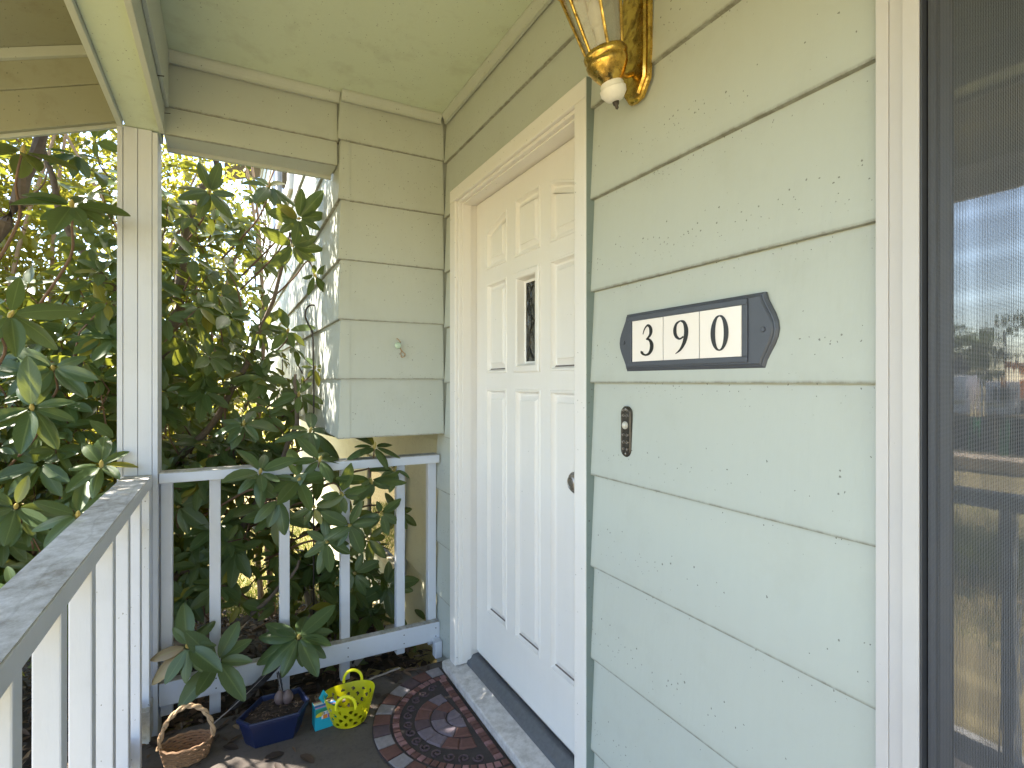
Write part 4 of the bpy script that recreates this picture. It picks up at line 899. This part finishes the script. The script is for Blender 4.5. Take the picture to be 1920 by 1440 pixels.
# ================================================================== THINGS ON THE PORCH FLOOR
mc = Vector((0.826, 1.853, 0)); MR = 0.372
dm = empty('door_mat', (mc.x - .15, mc.y, 0), 'half-round rubber door mat with cobblestone pattern in front of the door sill', 'door mat')
def halfring(r0, r1, a0, a1, z0, z1, n=5, ch=.003):
    """stone between two radii and two angles, top edge chamfered"""
    def lp(e, z):
        da = e / ((r0 + r1) / 2 + 1e-6); o = [(r1 - e, a0 + da + (a1 - a0 - 2 * da) * k / n) for k in range(n + 1)] + [(r0 + e, a1 - da - (a1 - a0 - 2 * da) * k / n) for k in range(n + 1)]
        return [(mc.x - r * math.sin(a), mc.y + r * math.cos(a), z) for r, a in o]
    b = MB(); l0, l1, l2 = lp(0, z0), lp(0, z1 - ch * .7), lp(ch, z1); m = len(l0)
    b.add(l0 + l1 + l2, [(i * m + k, i * m + (k + 1) % m, (i + 1) * m + (k + 1) % m, (i + 1) * m + k) for i in (0, 1) for k in range(m)] + [tuple(2 * m + k for k in range(m))]); return b
b = MB(); nn = 40; lo = [(mc.x - MR * math.sin(math.pi * k / nn), mc.y + MR * math.cos(math.pi * k / nn)) for k in range(nn + 1)]
b.prism([(x, y, .0) for x, y in lo][::-1], [(x, y, .006) for x, y in lo][::-1]); b.build('rubber_base', 'mat_rubber', dm)
nb = 17
for k in range(nb):
    a0, a1 = math.pi * k / nb + .008, math.pi * (k + 1) / nb - .008
    halfring(MR - .062, MR - .003, a0, a1, .0062, .011).build('stone', ('st_grey', 'st_red', 'st_plum')[(k + (k // 5)) % 3], dm)
nb = 34
for k in range(nb):
    a0, a1 = math.pi * k / nb + .010, math.pi * (k + 1) / nb - .010
    halfring(MR - .096, MR - .072, a0, a1, .0062, .0115, 2).build('stone', ('st_rose', 'st_red')[(k + (k % 7 == 3)) % 2], dm)
for k in range(22):
    y0_ = mc.y - .262 + k * .0245
    MB().prism([(mc.x - .036, y0_, .0062), (mc.x - .008, y0_, .0062), (mc.x - .008, y0_ + .021, .0062), (mc.x - .036, y0_ + .021, .0062)], [(mc.x - .034, y0_ + .002, .0115), (mc.x - .010, y0_ + .002, .0115), (mc.x - .010, y0_ + .019, .0115), (mc.x - .034, y0_ + .019, .0115)]).build('stone', ('st_rose', 'st_red', 'st_red')[k % 3], dm)
for k in range(15):                                                                       # scrollwork band
    a = math.pi * (k + .5) / 15; r = MR - .132; c = (mc.x - .01 - r * math.sin(a) * .97, mc.y + r * math.cos(a)); s = 1 if k % 2 else -1
    if c[0] > mc.x - .055: continue
    MB().tube([(c[0] + .020 * (1 - .8 * t) * math.cos(s * (t * 8 + a)), c[1] + .020 * (1 - .8 * t) * math.sin(s * (t * 8 + a)), .0085) for t in [j / 14 for j in range(15)]], .0032, 5).build('scroll', 'st_plum', dm)
for ri, (r0, r1, nk) in enumerate(((.0, .058, 2), (.064, .116, 5), (.122, .176, 8))):      # cobbles in the middle
    for k in range(nk):
        a0, a1 = .10 + (math.pi - .20) * k / nk + .03 / (ri + 1), .10 + (math.pi - .20) * (k + 1) / nk - .03 / (ri + 1)
        bq = halfring(max(r0, .006), r1, a0, a1, .0062, .0115, 4, .005); bq.v = [(x - .046, y + rng.normal(0, .0015), z) for x, y, z in bq.v]; bq.build('stone', ('st_lilac', 'st_red', 'st_lilac', 'st_plum', 'st_red')[(k * 2 + ri) % 5], dm)
# --- yellow basket with flower-shaped holes
yc_ = Vector((0.405, 2.045, 0))
yb = empty('yellow_basket', yc_, 'small bright yellow plastic basket with flower-shaped holes and two loop handles', 'basket')
def basket():
    bm = bmesh.new(); seg, rings = 110, 26; h = .100; grid = []
    flowers = []
    for row in range(4):
        for k in range(13): flowers.append(((k + .5 * (row % 2)) / 13 * 2 * math.pi, .018 + row * .0185))
    rad = lambda z: .060 + (.092 - .060) * (z / h) ** .85
    for j in range(rings + 1):
        grid.append([])
        for i in range(seg):
            a = 2 * math.pi * i / seg; z = h * j / rings; wav = .016 * (.5 + .5 * math.cos(2 * a)) * (j / rings) ** 3
            r = rad(z); grid[-1].append(bm.verts.new((yc_.x + r * 1.0 * math.cos(a) - yc_.x, r * .92 * math.sin(a), .004 + z + wav - .008 * (j / rings) ** 3)))
    def hole(a, z):
        for fa, fz in flowers:
            d = ((a - fa + math.pi) % (2 * math.pi)) - math.pi; dx = d * rad(z); dz = z - fz; rr = math.hypot(dx, dz); th = math.atan2(dz, dx)
            if rr < .0062 * (1 + .22 * math.cos(5 * th)): return True
        return False
    for j in range(rings):
        for i in range(seg):
            if not hole(2 * math.pi * (i + .5) / seg, h * (j + .5) / rings): bm.faces.new((grid[j][i], grid[j][(i + 1) % seg], grid[j + 1][(i + 1) % seg], grid[j + 1][i]))
    bm.faces.new([grid[0][i] for i in range(seg)][::-1])
    bmesh.ops.solidify(bm, geom=bm.faces[:], thickness=.0028)
    me = bpy.data.meshes.new('body'); bm.to_mesh(me); bm.free(); me.materials.append(M['yellow']); me.polygons.foreach_set('use_smooth', [True] * len(me.polygons)); me.set_sharp_from_angle(angle=R(40))
    o = bpy.data.objects.new('body', me); link(o, yb); OFF[o] = OFF[yb]
basket()
hd = Vector((-.33, -.94, 0)); pr_ = Vector((hd.y, -hd.x, 0))
for s in (1, -1):
    c = yc_ + hd * (.086 * s); pts_ = [c + pr_ * (.034 * math.cos(t)) * (1 + .15 * math.sin(t)) + Vector((0, 0, .094 + .046 * math.sin(t))) + hd * (.004 * s) for t in [math.pi * (k / 16) for k in range(17)]]
    MB().tube(pts_, .0055, 8).build('handle', 'yellow', yb, smooth=True)
# --- carton with hang tab
cc = Vector((0.318, 2.065, 0)); ang = R(4)
cb = empty('crayon_carton', cc, 'small colourful striped cardboard carton with blue diamond hang tab', 'carton')
ca, sa = math.cos(ang), math.sin(ang)
def cbx(name, mat, x0, x1, y0, y1, z0, z1):
    b = MB().box(x0, x1, y0, y1, z0, z1); b.v = [(cc.x + x * ca - y * sa, cc.y + x * sa + y * ca, z) for x, y, z in b.v]; return b.build(name, mat, cb, bevel=.0006)
cw, cd, chh = .038, .026, .078
cbx('body', 'c_teal', -cw, cw, -cd, cd, 0, chh)
cbx('front_print', 'c_green', -cw + .001, cw - .001, -cd - .0008, -cd - .0002, chh - .030, chh - .002); cbx('front_print', 'c_white', -cw + .022, cw - .002, -cd - .0014, -cd - .0009, chh - .040, chh - .014)
cbx('front_print', 'c_purple', .006, cw - .004, -cd - .0020, -cd - .0015, chh - .040, chh - .026); cbx('front_print', 'orange', -.010, .005, -cd - .0020, -cd - .0015, chh - .040, chh - .026)
for k, (mt, a, b_) in enumerate((('c_pink', -cd + .002, -cd + .009), ('c_blue', -cd + .0095, -cd + .022), ('c_white', -.0035, .006), ('c_cream', .0065, .015), ('c_brown', .0155, cd - .002))):
    cbx('top_stripe', mt, -cw + .002, cw - .002, a, b_, chh + .0002, chh + .0009)
b = MB(); dia = [(0, chh), (.017, chh + .026), (0, chh + .052), (-.017, chh + .026)]
b.prism([(x - .004, -.003, z) for x, z in dia], [(x - .004, -.0022, z) for x, z in dia]); b.v = [(cc.x + x * ca - y * sa, cc.y + x * sa + y * ca, z) for x, y, z in b.v]; b.build('hang_tab', 'c_teal', cb)
b = MB(); ov = [(-.020 + .016 * math.cos(t), chh - .022 + .0075 * math.sin(t) + .2 * .016 * math.cos(t)) for t in [2 * math.pi * k / 20 for k in range(20)]]
b.prism([(x, -cd - .0014, z) for x, z in ov], [(x, -cd - .0009, z) for x, z in ov]); b.v = [(cc.x + x * ca - y * sa, cc.y + x * sa + y * ca, z) for x, y, z in b.v]; b.build('logo_oval', 'c_yellow', cb)
for k in range(5):                                                                       # blue letter strokes, tops of T T E
    x = -.006 + k * .0085; cbx('lettering', 'c_blue', x, x + .0022, -cd - .0023, -cd - .0021, chh - .026, chh - .018); cbx('lettering', 'c_blue', x - .0016, x + .0040, -cd - .0025, -cd - .00235, chh - .0185, chh - .0168)
# --- navy pot with soil and bulbs
pc = Vector((0.150, 2.105, 0)); pot = empty('plant_pot', pc, 'navy blue plastic planter pot holding dry soil and a split bulb', 'pot')
hexp = lambda s, z: [(pc.x + s * x, pc.y + s * y, z) for x, y in ((-.118, -.03), (-.08, -.085), (.075, -.09), (.115, -.02), (.095, .075), (-.035, .08))]
b = MB(); Ls = [hexp(.78, 0), hexp(.98, .085), hexp(1.03, .085), hexp(1.03, .098), hexp(.95, .098), hexp(.92, .07)]
b.add([q for l in Ls for q in l], [(i * 6 + k, i * 6 + (k + 1) % 6, (i + 1) * 6 + (k + 1) % 6, (i + 1) * 6 + k) for i in range(5) for k in range(6)] + [tuple(range(6))[::-1]]); b.build('shell', 'navy', pot, bevel=.003)
b = MB(); nn = 9; vs = []; fs = []
for j in range(nn):
    for i in range(nn):
        a_, b_ = i / (nn - 1), j / (nn - 1); q = hexp(.93, .078); p = Vector(q[0]).lerp(Vector(q[3]), a_).lerp(Vector(q[1]).lerp(Vector(q[2]), a_), max(0, 1 - 2 * b_)).lerp(Vector(q[5]).lerp(Vector(q[4]), a_), max(0, 2 * b_ - 1)); vs.append((p.x, p.y, .075 + rng.uniform(0, .008)))
fs = [(j * nn + i, j * nn + i + 1, (j + 1) * nn + i + 1, (j + 1) * nn + i) for j in range(nn - 1) for i in range(nn - 1)]
b.add(vs, fs); b.build('soil', 'soil', pot)
n = 260; a_ = rng.uniform(0, 6.28, n); r_ = rng.random(n) ** .5; px = pc.x + .085 * r_ * np.cos(a_); py = pc.y - .005 + .06 * r_ * np.sin(a_)
L = rng.uniform(.008, .022, n); leaf_mesh('soil_chips', frames(np.stack([px, py, np.full(n, .086)], 1), rng.normal(0, 1, (n, 3)) * np.array((1, 1, .3)), rng.normal(0, .4, (n, 3)) + np.array((0, 0, 1)), L, L * .25), MINI, 'litter', pot)
bu = empty('split_bulb', (pc.x + .035, pc.y + .02, .083), 'two-lobed dry brown bulb lying on the pot soil', 'bulb')
for s in (-1, 1): MB().lathe([(.002, -.012), (.013, -.008), (.0195, .006), (.0190, .018), (.011, .032), (.003, .038)], (pc.x + .035 + s * .013, pc.y + .02 - s * .004, .094), 18).build('lobe', 'bulb', bu, smooth=True)
# --- feathers
def feather(name, p0, p1, w, label, side=Vector((.2, -1, .3))):
    p0, p1 = Vector(p0), Vector(p1); e = empty(name, p0, label, 'feather', 'black feathers'); d = (p1 - p0); L = d.length; d.normalize(); s = d.cross(side).normalized(); nrm = s.cross(d)
    cen = [p0 + d * (L * t) - Vector((0, 0, .03 * L * 4 * t * (1 - t))) for t in [k / 20 for k in range(21)]]
    MB().tube(cen, list(np.linspace(.0022, .0006, 21)), 6).build('quill', 'quill', e, smooth=True)
    for sg_, ww in ((1, w), (-1, w * .55)):
        vs = []; fs = []
        for k, c in enumerate(cen[4:]):
            t = k / 16; q = math.sin(math.pi * min(1, .12 + t * .86)) ** .5; vs += [tuple(c), tuple(c + s * sg_ * ww * q + d * .02 * q + nrm * .004 * math.sin(k * 2.3))]
        fs = [(2 * k, 2 * k + 2, 2 * k + 3, 2 * k + 1) for k in range(16)]
        o = MB().add(vs, fs).build('vane', 'feather', e); sm = o.modifiers.new('thick', 'SOLIDIFY'); sm.thickness = .0008
feather('feather', (-0.045, 2.16, .055), (0.215, 2.325, .175), .020, 'long black feather leaning from the soil up against the lower rail')
feather('feather', (pc.x + .036, pc.y + .045, .085), (pc.x + .020, pc.y + .09, .165), .009, 'short black feather standing upright behind the split bulb')
# --- wicker basket with twisted rope handle
wc = Vector((-0.118, 2.09, 0)); wb = empty('wicker_basket', wc, 'low brown wicker basket with a twisted tan rope handle by the post', 'basket')
for k in range(7):
    z = .008 + k * .0085; r = .055 + .010 * k / 6
    MB().tube([(wc.x + r * math.cos(t) * 1.15, wc.y + r * math.sin(t) * .8, z + .002 * math.sin(t * 14 + k * math.pi)) for t in [2 * math.pi * j / 48 for j in range(49)]], .0045, 6, cap=False).build('weave', 'wicker', wb, smooth=True)
MB().lathe([(.05, 0), (.056, .004)], (wc.x, wc.y, .002), 24, 1.15, .8).build('bottom', 'wicker', wb)
for ph in (0, math.pi):
    pts_ = []
    for k in range(41):
        t = math.pi * k / 40; c = Vector((wc.x - .078 * math.cos(t), wc.y + .02 * math.sin(t), .055 + .112 * math.sin(t))); rad_ = Vector((-math.cos(t), 0, math.sin(t)))
        tt = k * .75 + ph; pts_.append(c + rad_ * .0042 * math.cos(tt) + Vector((0, 1, 0)) * .0042 * math.sin(tt))
    MB().tube(pts_, .0050, 7).build('rope_handle', 'rope', wb, smooth=True)
# --- dry stick resting behind the basket, weathered stake, loose boards by the lower wall
tp = smooth_pts([(.30, 2.145, .050), (.40, 2.150, .064), (.50, 2.160, .068), (.64, 2.18, .075)], 5); sk = MB().tube([Vector(p) + Vector(rng.normal(0, .0015, 3)) for p in tp], list(np.linspace(.0065, .0035, len(tp))), 7).build('dry_stick', 'gravel_grey', None, smooth=True)
tag(sk, 'grey dry stick lying through the back handle of the yellow basket', 'stick')
p = [Vector(at(566, 1060, 3.4)), Vector(at(592, 1160, 3.15)), Vector(at(612, 1235, 2.95))]; p.append(Vector((p[-1].x + .05, p[-1].y - .05, gz(p[-1].x, p[-1].y) - .02)))
o = MB().tube([Vector(q) for q in smooth_pts([tuple(q) for q in p], 5)], list(np.linspace(.028, .042, 16)), 8).build('dead_stump', 'gravel_grey', None, smooth=True); tag(o, 'grey weathered dead trunk leaning before the cream lower wall', 'trunk')
for k, (u, v, Y, w) in enumerate(((690, 1262, 2.62, .10), (722, 1258, 2.68, .07))):
    q = at(u, v, Y); z0 = gz(q.x, q.y); b = MB().prism([(q.x - w, q.y, z0), (q.x - w + .05, q.y, z0), (q.x + w, q.y + .04, z0 + .12), (q.x + w - .05, q.y + .04, z0 + .12)], [(q.x - w, q.y + .018, z0), (q.x - w + .05, q.y + .018, z0), (q.x + w, q.y + .058, z0 + .12), (q.x + w - .05, q.y + .058, z0 + .12)])
    tag(b.build('loose_board', 'concrete', None, bevel=.002), ('wider pale loose board leaning among the leaves below the railing', 'narrower pale loose board leaning nearer the front wall')[k], 'board', 'loose boards under the railing')

# ================================================================== ACROSS THE YARD (seen mirrored in the window)
lp_ = empty('lumber_stack', (-12.5, 5.4, zg), 'low stack of tan sawn lumber lying on the grass by the barrier', 'lumber')
for j in range(3):
    for i in range(5): box('plank', 'lumber', lp_, -12.9 + i * .17, -12.75 + i * .17, 2.2 + .1 * rng.random(), 9.0 - .2 * rng.random(), zg + .02 + j * .09, zg + .10 + j * .09, .004)
sf = empty('silt_barrier', (-16, 7, zg), 'low black fabric barrier strung between wooden stakes beside the sidewalk', 'barrier')
MB().box(-16.02, -15.99, 1, 15, zg, zg + .95).build('fabric', 'fabric', sf)
for k in range(9): box('stake', 'lumber', sf, -15.98, -15.93, 1.2 + k * 1.7, 1.25 + k * 1.7, zg - .1, zg + 1.1, .004)
for k, y in enumerate((5.75, 6.35)):
    e = MB().tube([(-14.6, y, zg - .1), (-14.6, y - .12, zg + .85), (-14.6, y - .16, zg + 1.0)], [.03, .03, .012], 8).build('marker_stake', 'stake', None)
    tag(e, ('bright green marker stake before the black barrier, nearer the house wall', 'bright green marker stake before the black barrier, nearer the garden tree')[k], 'stake', 'green marker stakes')
for k, (x, y, w, h) in enumerate(((-34, 14.4, 1.3, 2.2), (-34.2, 12.6, 1.2, 1.9), (-34, 16.3, 1.4, 2.0))):
    e = empty('wrapped_pallet', (x, y, zg), ('tallest white-wrapped pallet stack across the road', 'lower white-wrapped pallet stack next to the orange excavator', 'broad white-wrapped pallet stack across the road')[k], 'pallet', 'wrapped pallets')
    box('load', 'wrap', e, x - .7, x + .7, y - w / 2, y + w / 2, zg + .18, zg + h, .08)
    for q in (-1, 0, 1): box('runner', 'lumber', e, x - .7, x + .7, y + q * w * .4 - .05, y + q * w * .4 + .05, zg, zg + .14, 0)
    box('band', 'c_cream', e, x + .701, x + .706, y - w / 2 + .1, y + w / 2 - .1, zg + h * .3, zg + h * .4, 0)
ev = empty('excavator', (-37, 11.45, zg), 'orange excavator with raised boom parked across the road', 'excavator')
for s in (-1, 1): MB().prism([(-38.4, 11.45 + s * .9 - .25, zg + .1), (-35.6, 11.45 + s * .9 - .25, zg + .1), (-35.3, 11.45 + s * .9 - .25, zg + .5), (-35.8, 11.45 + s * .9 - .25, zg + .85), (-38.2, 11.45 + s * .9 - .25, zg + .85), (-38.7, 11.45 + s * .9 - .25, zg + .5)], [(-38.4, 11.45 + s * .9 + .25, zg + .1), (-35.6, 11.45 + s * .9 + .25, zg + .1), (-35.3, 11.45 + s * .9 + .25, zg + .5), (-35.8, 11.45 + s * .9 + .25, zg + .85), (-38.2, 11.45 + s * .9 + .25, zg + .85), (-38.7, 11.45 + s * .9 + .25, zg + .5)]).build('track', 'fabric', ev)
box('body', 'orange', ev, -38.3, -36.0, 10.45, 12.45, zg + .95, zg + 2.0, .08); box('cab', 'orange', ev, -36.9, -35.9, 10.50, 11.35, zg + 2.0, zg + 2.9, .06)
box('cab_window', 'glass_far', ev, -35.9, -35.89, 10.60, 11.25, zg + 2.05, zg + 2.8, 0)
MB().tube([(-36.2, 11.85, zg + 1.8), (-35.0, 12.00, zg + 2.7), (-33.6, 12.15, zg + 2.8)], [.22, .2, .14], 8).build('boom', 'orange', ev); MB().tube([(-33.6, 12.15, zg + 2.8), (-33.0, 12.15, zg + 1.6)], [.14, .1], 8).build('dipper', 'orange', ev); box('bucket', 'fabric', ev, -33.3, -32.7, 11.85, 12.45, zg + .9, zg + 1.6, .08)
def far_house(x, y, w, d, h, rh_, wall, label):
    e = empty('far_house', (x, y, zg), label, 'house', 'houses across the road')
    box('wall', wall, e, x - d / 2, x + d / 2, y - w / 2, y + w / 2, zg, zg + h, 0)
    MB().prism([(x - d / 2 - .4, y - w / 2 - .4, zg + h), (x + d / 2 + .4, y - w / 2 - .4, zg + h), (x, y - w / 2 - .4, zg + h + rh_)], [(x - d / 2 - .4, y + w / 2 + .4, zg + h), (x + d / 2 + .4, y + w / 2 + .4, zg + h), (x, y + w / 2 + .4, zg + h + rh_)]).build('roof', 'roof', e)
    for k in (-1, 0, 1):
        wn_ = box('window', 'housewhite', e, x + d / 2 + .01, x + d / 2 + .06, y + k * w * .3 - .6, y + k * w * .3 + .6, zg + 1.0, zg + 2.3, 0); box('pane', 'glass_far', wn_, x + d / 2 + .065, x + d / 2 + .08, y + k * w * .3 - .5, y + k * w * .3 + .5, zg + 1.1, zg + 2.2, 0)
    box('door', 'navy_shutter', e, x + d / 2 + .01, x + d / 2 + .06, y + w * .14 - .45, y + w * .14 + .45, zg, zg + 2.1, 0)
far_house(-62, 31.2, 9, 8, 3.0, 2.6, 'houseblue', 'grey-blue house with dark gable roof across the road'); far_house(-60, 12, 13, 8, 2.9, 2.0, 'housewhite', 'long white house with low dark roof across the road')
